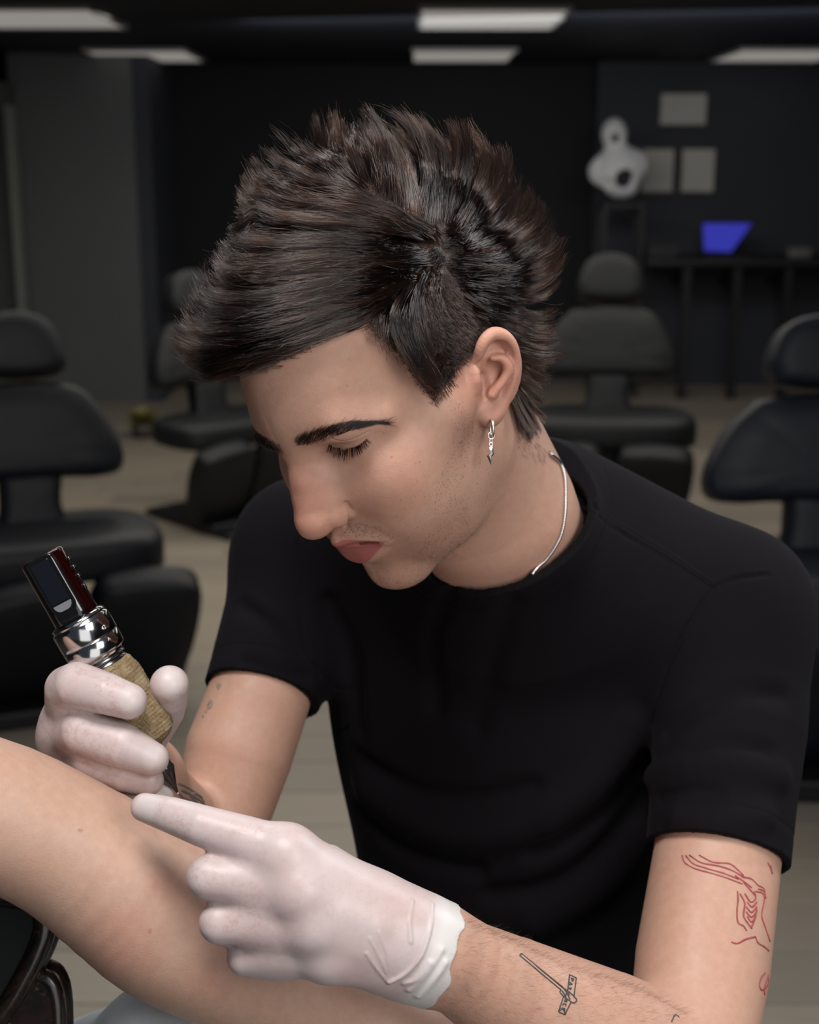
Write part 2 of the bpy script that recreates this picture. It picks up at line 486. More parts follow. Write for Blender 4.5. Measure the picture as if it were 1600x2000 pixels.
def skin_seen(P):
    h = CH(P)
    return ((h[:, 2] < .10) & (np.abs(h[:, 1]) < .11) & (np.abs(h[:, 0]) < .14) & (P[:, 1] < .065)) | (P[:, 1] > .235) | ((P[:, 0] < -.08) & (P[:, 1] > .1))
# ------------------------------------------------------------------ materials
class NT:
    def __init__(s, name):
        s.m = bpy.data.materials.new(name); s.m.use_nodes = True
        s.t = s.m.node_tree; s.n = s.t.nodes; s.l = s.t.links
        s.b = s.n['Principled BSDF']
    def node(s, ty, **k):
        n = s.n.new(ty)
        for a, v in k.items():
            if a.startswith('_'): continue
            setattr(n, a, v)
        return n
    def link(s, a, b): s.l.new(a, b); return s
    def noise(s, scale, detail=4, rough=.6, vec=None, dist=0):
        n = s.node('ShaderNodeTexNoise'); n.inputs['Scale'].default_value = scale; n.inputs['Detail'].default_value = detail
        n.inputs['Roughness'].default_value = rough; n.inputs['Distortion'].default_value = dist
        s.link(vec if vec is not None else s.coord(), n.inputs['Vector']); return n.outputs['Fac']
    def coord(s, out='Object'):
        k = '_c'+out
        if not hasattr(s, k): setattr(s, k, s.node('ShaderNodeTexCoord').outputs[out])
        return getattr(s, k)
    def mapped(s, scale, out='Object', rot=(0, 0, 0)):
        n = s.node('ShaderNodeMapping'); n.inputs['Scale'].default_value = scale; n.inputs['Rotation'].default_value = rot
        s.link(s.coord(out), n.inputs['Vector']); return n.outputs[0]
    def ramp(s, fac, stops):
        n = s.node('ShaderNodeValToRGB'); e = n.color_ramp.elements
        while len(e) < len(stops): e.new(.5)
        for q, (p, c) in zip(e, stops):
            q.position = p; q.color = (*c, 1) if len(c) == 3 else c
        s.link(fac, n.inputs[0]); return n.outputs[0]
    def mix(s, fac, a, b, mode='MIX'):
        n = s.node('ShaderNodeMix', data_type='RGBA', blend_type=mode)
        for sock, v in ((n.inputs[0], fac), (n.inputs[6], a), (n.inputs[7], b)):
            if hasattr(v, 'is_output'): s.link(v, sock)
            elif isinstance(v, (int, float)): sock.default_value = v
            else: sock.default_value = (*v, 1)
        return n.outputs[2]
    def math(s, op, a, b=0.0):
        n = s.node('ShaderNodeMath', operation=op)
        for sock, v in ((n.inputs[0], a), (n.inputs[1], b)):
            if hasattr(v, 'is_output'): s.link(v, sock)
            else: sock.default_value = v
        return n.outputs[0]
    def attr(s, name, what='Color'):
        n = s.node('ShaderNodeAttribute', attribute_name=name); return n.outputs[what]
    def bump(s, h, strength=.3, dist=.001, normal=None):
        n = s.node('ShaderNodeBump'); n.inputs['Strength'].default_value = strength; n.inputs['Distance'].default_value = dist
        s.link(h, n.inputs['Height'])
        if normal is not None: s.link(normal, n.inputs['Normal'])
        s.link(n.outputs[0], s.b.inputs['Normal']); return n.outputs[0]
    def set(s, **k):
        for a, v in k.items():
            i = s.b.inputs[a.replace('_', ' ')]
            if hasattr(v, 'is_output'): s.link(v, i)
            elif isinstance(v, (tuple, list)) and len(v) == 3 and i.type == 'RGBA': i.default_value = (*v, 1)
            else: i.default_value = v
        return s
def simple(name, col, rough=.5, metal=0, **k):
    t = NT(name).set(Base_Color=col, Roughness=rough, Metallic=metal, **k); return t.m
def skin_mat(name, col=None):
    t = NT(name)
    base = t.attr('tone') if col is None else None
    n1 = t.noise(38, 5, .65); n2 = t.noise(170, 3, .6)
    c = t.mix(.55, base, t.ramp(n1, [(.3, (1.0, .92, .90)), (.7, (1.0, .79, .73))]), 'MULTIPLY')
    c = t.mix(.5, c, t.ramp(n2, [(.35, (.94, .93, .92)), (.75, (1.12, 1.14, 1.16))]), 'MULTIPLY')
    t.set(Base_Color=c, Roughness=t.ramp(n1, [(.3, (.44, .44, .44)), (.7, (.58, .58, .58))]), Subsurface_Weight=.22, Subsurface_Radius=(1.0, .42, .22), Subsurface_Scale=.006, Specular_IOR_Level=.42)
    v = t.node('ShaderNodeTexVoronoi', feature='F1'); v.inputs['Scale'].default_value = 1100; t.link(t.coord(), v.inputs['Vector'])
    h = t.math('ADD', t.math('MULTIPLY', v.outputs['Distance'], .6), t.math('MULTIPLY', t.noise(500, 4, .7), .8))
    t.bump(h, .22, .0006)
    return t.m
def hair_mat(name, col, rough=.28, tip=None):
    m = bpy.data.materials.new(name); m.use_nodes = True; t = m.node_tree; t.nodes.clear()
    o = t.nodes.new('ShaderNodeOutputMaterial'); h = t.nodes.new('ShaderNodeBsdfHairPrincipled')
    h.model = 'CHIANG'; h.parametrization = 'COLOR'
    h.inputs['Color'].default_value = (*col, 1); h.inputs['Roughness'].default_value = rough
    h.inputs['Radial Roughness'].default_value = .5; h.inputs['Random Roughness'].default_value = .3
    if tip:
        at = t.nodes.new('ShaderNodeAttribute'); at.attribute_name = 'clump'; hi = t.nodes.new('ShaderNodeHairInfo')
        ma = t.nodes.new('ShaderNodeMath'); ma.operation = 'MULTIPLY_ADD'; ma.inputs[1].default_value = .75
        mb = t.nodes.new('ShaderNodeMath'); mb.operation = 'MULTIPLY'; mb.inputs[1].default_value = .25
        t.links.new(hi.outputs['Random'], mb.inputs[0]); t.links.new(at.outputs['Fac'], ma.inputs[0]); t.links.new(mb.outputs[0], ma.inputs[2])
        r = t.nodes.new('ShaderNodeMix'); r.data_type = 'RGBA'; t.links.new(ma.outputs[0], r.inputs[0]); r.inputs[6].default_value = (*col, 1); r.inputs[7].default_value = (*tip, 1)
        t.links.new(r.outputs[2], h.inputs['Color'])
    if False:
        i = t.nodes.new('ShaderNodeHairInfo'); r = t.nodes.new('ShaderNodeMix'); r.data_type = 'RGBA'
        t.links.new(i.outputs['Intercept'], r.inputs[0]); r.inputs[6].default_value = (*col, 1); r.inputs[7].default_value = (*tip, 1)
        t.links.new(r.outputs[2], h.inputs['Color'])
    t.links.new(h.outputs[0], o.inputs[0]); return m
M = {}
def build_mats():
    M['skin'] = skin_mat('skin')
    M['client_skin'] = skin_mat('client_skin')
    # glove: thin matt latex over pink fingers
    t = NT('latex_glove')
    n = t.noise(30, 3, .5); bl = t.noise(230, 6, .75); reg = t.noise(26, 2, .5)
    c = t.mix(t.ramp(n, [(.35, (0, 0, 0)), (.7, (1, 1, 1))]), (.56, .475, .47), (.54, .415, .40))
    msk = t.math('MULTIPLY', t.ramp(bl, [(.50, (0, 0, 0)), (.57, (1, 1, 1))]), t.ramp(reg, [(.38, (0, 0, 0)), (.55, (1, 1, 1))]))
    c = t.mix(t.math('MULTIPLY', msk, t.math('ADD', t.math('MULTIPLY', t.attr('speck', 'Fac'), .26), .16)), c, (.44, .25, .22))
    c = t.mix(t.attr('tint', 'Fac'), c, (.66, .65, .63))
    t.set(Base_Color=c, Roughness=.42, Subsurface_Weight=.3, Subsurface_Radius=(1, .6, .5), Subsurface_Scale=.003, Specular_IOR_Level=.45)
    fold = t.noise(60, 3, .5, vec=t.mapped((1, .35, 1)), dist=.6)
    t.bump(t.math('ADD', t.math('MULTIPLY', fold, .6), t.math('MULTIPLY', t.noise(900, 3), .15)), .16, .0015)
    M['glove'] = t.m
    t = NT('black_cotton')
    w = t.noise(2200, 2, .5); n = t.noise(14, 4, .6)
    c = t.mix(n, (.0036, .0029, .0040), (.0062, .0050, .0068))
    t.set(Base_Color=c, Roughness=.9, Sheen_Weight=.015, Sheen_Roughness=.4, Sheen_Tint=(.8, .75, .8), Specular_IOR_Level=.12)
    t.bump(t.math('ADD', t.math('MULTIPLY', w, .3), t.noise(60, 4, .6)), .3, .0007)
    M['cotton'] = t.m
    M['cotton_seam'] = simple('black_thread', (.006, .005, .006), .8)
    M['silver'] = simple('polished_silver', (.66, .64, .62), .32, 1)
    M['silver_dark'] = simple('aged_silver', (.52, .49, .45), .32, 1)
    M['hair'] = hair_mat('dark_brown_hair', (.0014, .0008, .0006), .09, (.0170, .0075, .0045))
    M['fade'] = hair_mat('short_side_hair', (.022, .014, .011), .38)
    M['brow'] = hair_mat('brow_hair', (.004, .0022, .0016), .3)
    M['scalp'] = simple('hair_mass', (.0075, .0055, .0050), .75, Specular_IOR_Level=.15)
    M['arm_hair'] = hair_mat('arm_hair', (.02, .009, .005), .4)
    M['ink'] = simple('grey_tattoo_ink', (.055, .060, .062), .6)
    M['ink_faded'] = simple('faded_tattoo_ink', (.20, .165, .14), .6)
    M['ink_red'] = simple('red_tattoo_ink', (.33, .055, .065), .6)
build_mats()
# ------------------------------------------------------------------ T-shirt
NK_C = K(990, 1030, .997); NK_N = np.array([.395, .72, .57]); NK_N /= np.linalg.norm(NK_N)
L_HC, L_HN = K(1402, 1672, .968), K(1372, 1880, .93)-K(1425, 1420, 1.01); L_HN /= np.linalg.norm(L_HN)
R_HC, R_HN = K(512, 1362, 1.10), K(455, 1560, 1.058)-K(540, 1250, 1.13); R_HN /= np.linalg.norm(R_HN)
def axis_r(P, c, n):
    q = P-c.astype(f32); s = q@n.astype(f32)
    return s, np.sqrt(np.maximum((q*q).sum(1)-s*s, 0))
def shirt_post(P, d):
    for c, n, R in ((L_HC, L_HN, .085), (R_HC, R_HN, .075)):
        s, r = axis_r(P, c, n)
        near = (r < R) & (s > -.10) & (s < .09)
        d = np.where(near, np.maximum(d, s), d)
        # double-stitched hem: a turned band 2 cm deep
        b = np.exp(-((s+.021)/.0011)**2)*.0006+np.exp(-((s+.018)/.0008)**2)*.0003
        d = np.where(near & (s < 0), d+b, d)
    s, r = axis_r(P, NK_C, NK_N)
    near = (r < .10)
    d = np.where(near & (s < .01), np.maximum(d, -s), d)
    d = np.where((r < .10) & (s < .013), np.maximum(d, .0618-r), d)
    rib = np.exp(-((s-.0165)/.0013)**2)*.0009-.0006*((s > 0) & (s < .0165))
    d = np.where(near & (s < .035) & (r < .09), d+rib, d)
    return d
def shirt_groups():
    g = torso_group(.004)
    g.cone(K(1075, 1010, 1.07), K(1415, 1175, 1.045), .055, .0545, .03)
    g.cone(K(960, 1045, 1.10), R_SH, .055, .053, .03)
    g.cone(NK_C, K(1012, 1120, 1.055), .0680, .088, .030)
    s = Group()
    s.chain(spline([(K(1425, 1200, 1.04), .0560), (K(1428, 1330, 1.025), .0565), (L_MID, .0555), (K(1412, 1560, .985), .0515), (K(1396, 1740, .955), .0495)], 2), .03)
    s.chain(spline([(R_SH, .0560), (K(555, 1220, 1.135), .0515), (K(517, 1340, 1.10), .0472), (K(493, 1420, 1.085), .0465)], 2), .03)
    return g, s
_sg = shirt_groups()
def solve_shirt():
    g, s = _sg
    f0 = Field([g, s], shirt_post)
    w = Group()
    def line(pix, r, k, op, sink=0.0, sm=3):
        h = hits(f0, pix, .8, 1.4, 300)
        h = h+np.array([0, 0, 1.0])*sink
        w.chain(spline([(p, r) for p in h], sm), k, op)
    # seams
    line([(1160, 985), (1172, 1010), (1215, 1040), (1300, 1090), (1395, 1152)], .0016, .0018, '-')
    line([(1500, 1122), (1440, 1130), (1395, 1152), (1350, 1215), (1310, 1290), (1283, 1370), (1272, 1450), (1282, 1520)], .0015, .0020, '-')
    line([(580, 1000), (578, 1080), (582, 1160), (598, 1260), (625, 1320)], .0012, .002, '-')
    # folds: valleys and ridges
    for pix, r, k, sk in (
        ([(1290, 1500), (1345, 1470), (1420, 1455), (1500, 1470)], .004, .016, .0005),
        ([(1285, 1560), (1340, 1545), (1400, 1550)], .003, .014, .0005),
        ([(1300, 1430), (1370, 1380), (1450, 1350), (1530, 1360)], .004, .018, .001),
        ([(1262, 1480), (1200, 1560), (1130, 1620), (1040, 1660)], .005, .022, 0),
        ([(1255, 1560), (1180, 1660), (1080, 1730), (960, 1750)], .006, .022, 0),
        ([(700, 1480), (800, 1540), (920, 1560), (1040, 1540)], .005, .020, 0),
        ([(700, 1590), (800, 1670), (930, 1700)], .005, .020, 0),
        ([(640, 1180), (690, 1300), (700, 1420)], .004, .020, 0),
        ([(1000, 1180), (960, 1300), (930, 1420)], .003, .022, .001),
        ([(480, 1290), (540, 1310), (600, 1320)], .003, .014, 0),
        ([(470, 1180), (530, 1220), (590, 1270)], .003, .016, 0),
        ([(880, 1150), (840, 1250), (850, 1380)], .003, .020, .001)):
        line(pix, r*.4, k*.8, '-', -.0012)
    for pix, r, k, sk in (
        ([(1280, 1520), (1350, 1500), (1430, 1495), (1520, 1520)], .006, .014, .004),
        ([(1330, 1600), (1400, 1612), (1490, 1600)], .006, .012, .0045),
        ([(1240, 1420), (1180, 1510), (1100, 1570)], .008, .020, .005),
        ([(720, 1540), (830, 1610), (950, 1630), (1060, 1600)], .008, .020, .005),
        ([(1250, 1640), (1160, 1740), (1050, 1800)], .008, .020, .005)):
        line(pix, r, k, '+', sk)
    f = Field([g, s, w], shirt_post)
    core = Field([torso_group(-.011), arms_group(), neck_group()])
    def post(P, d):
        d = shirt_post(P, d)
        m = np.zeros(len(P), bool)
        for c, n, R in ((L_HC, L_HN, .085), (R_HC, R_HN, .075)):
            s_, r_ = axis_r(P, c, n); m |= (r_ < R-.012) & (s_ > -.012) & (s_ < .03)
        if m.any(): d[m] = np.maximum(d[m], -(core(P[m])-.0012))
        return d
    return Field([g, s, w], post)
# ------------------------------------------------------------------ gloves
LW_C = K(858, 1862, .803); LW_N = np.array([.93, .345, .12]); LW_N /= np.linalg.norm(LW_N)
def left_hand(g, e=0.0):
    mcp = [K(562, 1668, .776), K(588, 1738, .769), K(615, 1806, .771), K(640, 1866, .778)]
    wr = [K(822, 1808, .795), K(835, 1845, .790), K(838, 1878, .792), K(828, 1895, .800)]
    for (m, w, r0, r1) in zip(mcp, wr, (.0150, .0150, .0145, .0130), (.0165, .0185, .0175, .0150)):
        g.cone(w, m, r1+e, r0+e, .016)
    g.cone(K(720, 1790, .797), K(810, 1850, .803), .018+e, .019+e, .02)
    g.cone(K(790, 1845, .797), LW_C, .0262+e, .0268+e, .012)
    g.chain([(mcp[0], .0145+e), (K(480, 1640, .776), .0128+e), (K(395, 1613, .781), .0112+e), (K(335, 1592, .790), .0098+e), (K(283, 1577, .799), .0079+e)], .008)
    for m, pip, dip, tip, r in ((mcp[1], K(408, 1713, .774), K(432, 1732, .797), K(480, 1745, .802), .0122), (mcp[2], K(430, 1802, .775), K(456, 1815, .797), K(500, 1822, .802), .0116), (mcp[3], K(480, 1869, .783), K(505, 1872, .802), K(545, 1875, .806), .0104)):
        g.chain([(m, r+.002+e), ((m+pip)/2, r*.98+e), (pip, r+e), (dip, r*.88+e), (tip, r*.75+e)], .0045)
    g.chain([(K(484, 1686, .781), .0115+e), (K(497, 1762, .777), .0125+e), (K(522, 1838, .781), .0120+e), (K(548, 1876, .788), .0106+e)], .010)
    g.chain([(K(540, 1690, .779), .0145+e), (K(552, 1762, .776), .0150+e), (K(575, 1836, .780), .0145+e)], .012)
    # thumb tucked under the palm
    g.chain([(K(790, 1810, .803), .017+e), (K(700, 1735, .812), .0140+e), (K(640, 1690, .815), .0118+e), (K(600, 1672, .812), .0095+e)], .008)
    # knuckle heads and the tendons behind them
    for m, w, r in zip(mcp[:4], wr, (.0110, .0115, .0108, .0095)):
        q = m+np.array([0, 0, -.0045]); g.sph(q, r+e, .012)
        g.cone(q, m+(w-m)*.55+np.array([0, 0, -.0095]), .0042+e, .0030+e, .014)
    return g
RW_C = K(262, 1503, .955); RW_N = R_EL-R_WR; RW_N = RW_N/np.linalg.norm(RW_N)
def right_hand(g, e=0.0):
    mcp = [K(134, 1402, .893), K(124, 1440, .898), K(134, 1478, .906), K(160, 1510, .916)]
    for m, r in zip(mcp, (.0150, .0150, .0140, .0130)): g.cone(K(235, 1495, .945), m, .020+e, r+e, .018)
    g.cone(K(230, 1490, .94), K(285, 1512, .965), .0245+e, .0265+e, .012)
    g.chain([(mcp[0], .0145+e), (K(133, 1345, .870), .0142+e), (K(150, 1338, .861), .0142+e), (K(205, 1354, .853), .0126+e), (K(252, 1370, .852), .0108+e)], .005)
    g.chain([(mcp[1], .0150+e), (K(165, 1428, .868), .0150+e), (K(240, 1456, .859), .0136+e), (K(297, 1482, .861), .0102+e)], .005)
    g.chain([(mcp[2], .0140+e), (K(178, 1482, .877), .0132+e), (K(240, 1508, .872), .0120+e), (K(290, 1524, .876), .0094+e)], .005)
    g.chain([(mcp[3], .0125+e), (K(208, 1528, .894), .0115+e), (K(270, 1548, .890), .0108+e), (K(312, 1557, .893), .0088+e)], .005)
    g.chain([(K(235, 1490, .935), .0170+e), (K(285, 1450, .930), .0125+e), (K(328, 1392, .908), .0102+e), (K(332, 1362, .893), .0112+e), (K(331, 1338, .884), .0122+e)], .006)
    return g
def left_glove_field():
    g = left_hand(Group(), .0004)
    g.cone(K(822, 1850, .797), K(905, 1884, .811), .0275, .0335, .004)
    f0 = Field([g])
    # puckered creases running into the cuff, the rolled bead
    for pix, r, k in (([(722, 1832), (738, 1862), (752, 1892), (760, 1918)], .0002, .0014), ([(740, 1820), (756, 1862), (764, 1915)], .0002, .0014), ([(716, 1862), (735, 1890), (755, 1915)], .0002, .0020), ([(806, 1760), (800, 1800), (803, 1840)], .0005, .002), ([(800, 1932), (835, 1897), (862, 1855)], .0006, .004), ([(818, 1945), (850, 1910), (870, 1880)], .0006, .004), ([(790, 1920), (812, 1912), (840, 1880)], .0005, .003)):
        g.chain(spline([(p, r) for p in hits(f0, pix, .7, .9, 200)], 3), k, '+')
    for pix in ([(760, 1920), (790, 1903), (822, 1868), (840, 1815), (844, 1765)],):
        g.chain(spline([(p+[0, 0, -.0002], .0010) for p in hits(f0, pix, .7, .9, 200)], 4), .0012, '+')
    def post(P, d):
        s, r = axis_r(P, LW_C, LW_N)
        th = np.arctan2((P[:, 1]-LW_C[1]), (P[:, 2]-LW_C[2]))
        edge = .0015*np.sin(5*th)+.0010*np.sin(11*th+1)
        d = np.where(r < .06, np.maximum(d, s-edge-.002), d)
        sx, rx = axis_r(P, LW_C, LW_N)
        ins = np.maximum(rx-(.0288+.10*np.maximum(sx, -.02)*0), -(sx+.012))
        return np.where(r < .06, np.maximum(d, -ins), d)
    return Field([g], post)
def right_glove_field():
    g = right_hand(Group(), .0004)
    def post(P, d):
        s, r = axis_r(P, RW_C, RW_N)
        return np.where(r < .05, np.maximum(d, s-.012), d)
    return Field([g], post)
# ------------------------------------------------------------------ client's arm
def client_field():
    g = Group()
    g.chain(spline([(K(-170, 1540, .815), .0425), (K(0, 1592, .830), .0432), (K(130, 1655, .842), .0435), (K(255, 1738, .856), .0485), (K(330, 1792, .862), .0505), (K(430, 1842, .868), .0500), (K(560, 1915, .878), .0450), (K(720, 1995, .885), .0390), (K(950, 2130, .885), .0330)], 3), .02)
    return Field([g])
# ------------------------------------------------------------------ build
def tone_paint(o, W, base, spots, mods):
    """spots: (centre, radius, colour, strength) in the camera frame; mods: callables"""
    c = np.tile(np.array(base, float), (len(W), 1))
    for f in mods: c = f(W, c)
    for p, r, col, s in spots:
        d = np.linalg.norm(W-p, axis=1); w = (np.clip(1-d/r, 0, 1)**.6*s)[:, None]
        c = c*(1-w)+np.array(col)*w
    set_col(o, 'tone', c)
def soft(x, a, b):
    t = np.clip((x-a)/(b-a), 0, 1); return t*t*(3-2*t)
def blob(H, c, r, p=1.0):
    d = np.sqrt((((H-np.array(c))/np.array(r))**2).sum(1)); return np.clip(1-d, 0, 1)**p
SKIN = (.520, .330, .248)
def face_paint(W, c):
    H = CH(W); H[:, 1] = np.abs(H[:, 1])
    def m(w, col, k=1):
        nonlocal c
        w = (w*k)[:, None]; c = c*(1-w)+np.array(col)*w
    inh = (H[:, 2] > -.13) & (H[:, 0] > -.05) & (np.abs(H[:, 1]) < .12)
    m(blob(H, (.105, 0, -.008), (.035, .024, .045), .6)*inh, (.50, .225, .165), .65)          # nose
    m(blob(H, (.070, .040, -.012), (.035, .030, .03), .7)*inh, (.52, .245, .17), .5)          # cheek
    m(blob(H, (-.01, .09, 0), (.05, .03, .05), .5)*inh, (.56, .27, .20), .7)                # ear
    beard = blob(H, (.035, .035, -.085), (.085, .06, .05), .5)*inh+blob(H, (.03, .065, -.035), (.035, .03, .05), .6)*inh
    m(np.clip(beard, 0, 1), (.33, .215, .16), .52)
    m(blob(H, (.100, .010, -.037), (.022, .024, .0085), .5)*inh, (.36, .23, .18), .55)        # upper lip shadow of beard
    # lips
    pt = [head_ray(659, 1073, y=0), head_ray(690, 1066, y=.010), head_ray(718, 1061, y=.019), head_ray(746, 1060, y=.027)]
    zl = np.interp(H[:, 1], [p[1] for p in pt], [p[2] for p in pt])
    up = np.interp(H[:, 1], [0, .006, .012, .020, .027], [.0058, .0072, .0052, .0030, .0006])
    dn = np.interp(H[:, 1], [0, .010, .018, .024, .028], [.0205, .0190, .0125, .0060, .0010])
    dz = H[:, 2]-zl
    lip = soft(up-dz, -.0004, .0008)*soft(dn+dz, -.0006, .0012)*(H[:, 1] < .028)*(H[:, 0] > .078)*inh
    m(lip, np.array([.36, .105, .105])+np.array([.10, .05, .05])*(.5+.5*np.sin(H[:, 1]*5200+H[:, 2]*300))[:, None]*0+0, .86)
    m(soft(.0017-np.abs(dz+.0006), 0, .0012)*(H[:, 1] < .0255)*(H[:, 0] > .075)*(H[:, 0] < .0965+0*dz)*inh, (.10, .022, .02), .9)  # shade between the parted lips painted into the skin colour
    return c
# ------------------------------------------------------------------ build the foreground
import time as _t
_T0 = _t.time()
def log(*a): print('[%.1fs]' % (_t.time()-_T0), *a)
artist = empty('person', tuple(to_world(K(1000, 2000, 1.15))))
tag(artist, 'man in a black T-shirt and pale gloves bending over the bare arm', 'person')
hf = Group(); left_hand(hf, -.0016); right_hand(hf, -.0016)
_outer = Field(list(_sg))
def under_shirt(P, d):
    s, r = axis_r(P, NK_C, NK_N); m = (s > .0) & (r < .17) & (d < .02)
    if m.any(): d = d.copy(); d[m] = np.maximum(d[m], _outer(P[m])+.003)
    return d
body_field = Field([torso_group(-.011), arms_group(), hf, neck_group(), HEADG], under_shirt)
V, Q = surface_nets(body_field, (-.31, -.26, .74), (.36, .42, 1.28), .0022)
V = relax(V, Q); V = project(body_field, V, 1)
V, F, Q = refine(body_field, V, Q, [skin_seen, on_face])
body = mesh_obj('body', to_world(V), F+Q.tolist(), M['skin'], artist)
MOLES = [(hits(body_field, [p])[0], r, c, s) for p, r, c, s in (
    ((679, 754), .0007, (.20, .10, .07), .8), ((664, 755), .0005, (.25, .12, .09), .6), ((681, 704), .0007, (.22, .12, .09), .8), ((765, 893), .0010, (.50, .12, .10), .8), ((820, 902), .0010, (.38, .14, .09), .8), ((812, 905), .0008, (.42, .16, .11), .6), ((750, 845), .0007, (.25, .13, .09), .7), ((815, 940), .0009, (.40, .16, .11), .6))]
tone_paint(body, V, SKIN, MOLES, [face_paint])
log('body', len(V))
sf = solve_shirt()
V, Q = surface_nets(sf, (-.20, -.06, .90), (.36, .46, 1.30), .0028)
V = relax(V, Q); V = project(sf, V, 1)
V, Q, _ = subdivide(V, Q); V = project(sf, V, 1)
shirt = mesh_obj('t_shirt', to_world(V), Q, M['cotton'], artist)
log('shirt', len(V))
for nm, gf, lo, hi, lab in (('glove', left_glove_field(), (-.17, .14, .74), (.06, .30, .86), 'pale latex glove stretching the skin'), ('glove', right_glove_field(), (-.26, .07, .82), (-.11, .24, 1.02), 'pale latex glove gripping the machine')):
    V, Q = surface_nets(gf, lo, hi, .0016); V = relax(V, Q); V = project(gf, V, 1)
    V, Q, _ = subdivide(V, Q); V = project(gf, V, 1)
    g = mesh_obj(nm, to_world(V), Q, M['glove'], artist); tag(g, lab)
    s, r = axis_r(V.astype(f32), LW_C, LW_N)
    left = hi[0] > 0
    tips = [K(285, 1573, .789)] if left else [K(258, 1366, .842), K(305, 1480, .850), K(318, 1552, .884), K(338, 1328, .872)]
    td = np.min([np.linalg.norm(V-q, axis=1) for q in tips], 0); tt = 1-soft(td, .006, .011)
    set_attr(g, 'tint', np.maximum(soft(s, -.022, -.008)*.8 if left else 0, tt*.3))
    fing = np.ones(len(V)) if not left else 1-soft(V[:, 0], -.085, -.070)
    set_attr(g, 'speck', fing*(1-tt))
log('gloves')
cf = client_field()
V, Q = surface_nets(cf, (-.34, .10, .74), (.14, .50, .96), .003); V = relax(V, Q)
V, Q, _ = subdivide(V, Q); V = project(cf, V, 1)
client = empty('person', tuple(to_world(K(-150, 1700, .83))))
tag(client, 'bare freckled arm of a client lying across the bottom left', 'person')
carm = mesh_obj('arm', to_world(V), Q, M['client_skin'], client)
cs = [(hits(cf, [p], .7, 1.0)[0], r, c, s) for p, r, c, s in (((156, 1622), .0013, (.30, .10, .05), .9), ((293, 1819), .0013, (.36, .10, .07), .9), ((72, 1534), .0009, (.40, .2, .13), .6), ((74, 1582), .0008, (.38, .19, .12), .6), ((172, 1755), .0008, (.42, .2, .13), .5), ((320, 1730), .014, (.50, .24, .19), .3), ((240, 1850), .03, (.50, .22, .17), .35), ((420, 1900), .02, (.50, .22, .17), .3))]
tone_paint(carm, V, (.50, .340, .258), cs, [])
log('client')
# ------------------------------------------------------------------ hair
rng = np.random.default_rng(7)
_skull = HEADG.p[:3]
def skull_d(P, fine=False):
    q = HEADG.local(P.astype(f32)); d = None
    for p in _skull:
        e = p.d(q); d = e if d is None else smin(d, e, p.k)
    return d
def lifted(px, py, h):
    z = np.linspace(.70, 1.06, 500); P = np.stack([(px-800)/FPX*z, (py-1000)/FPX*z, z], 1)
    d = skull_d(P); i = np.nonzero(d < h)[0]
    return P[i[0]] if len(i) else P[d.argmin()]
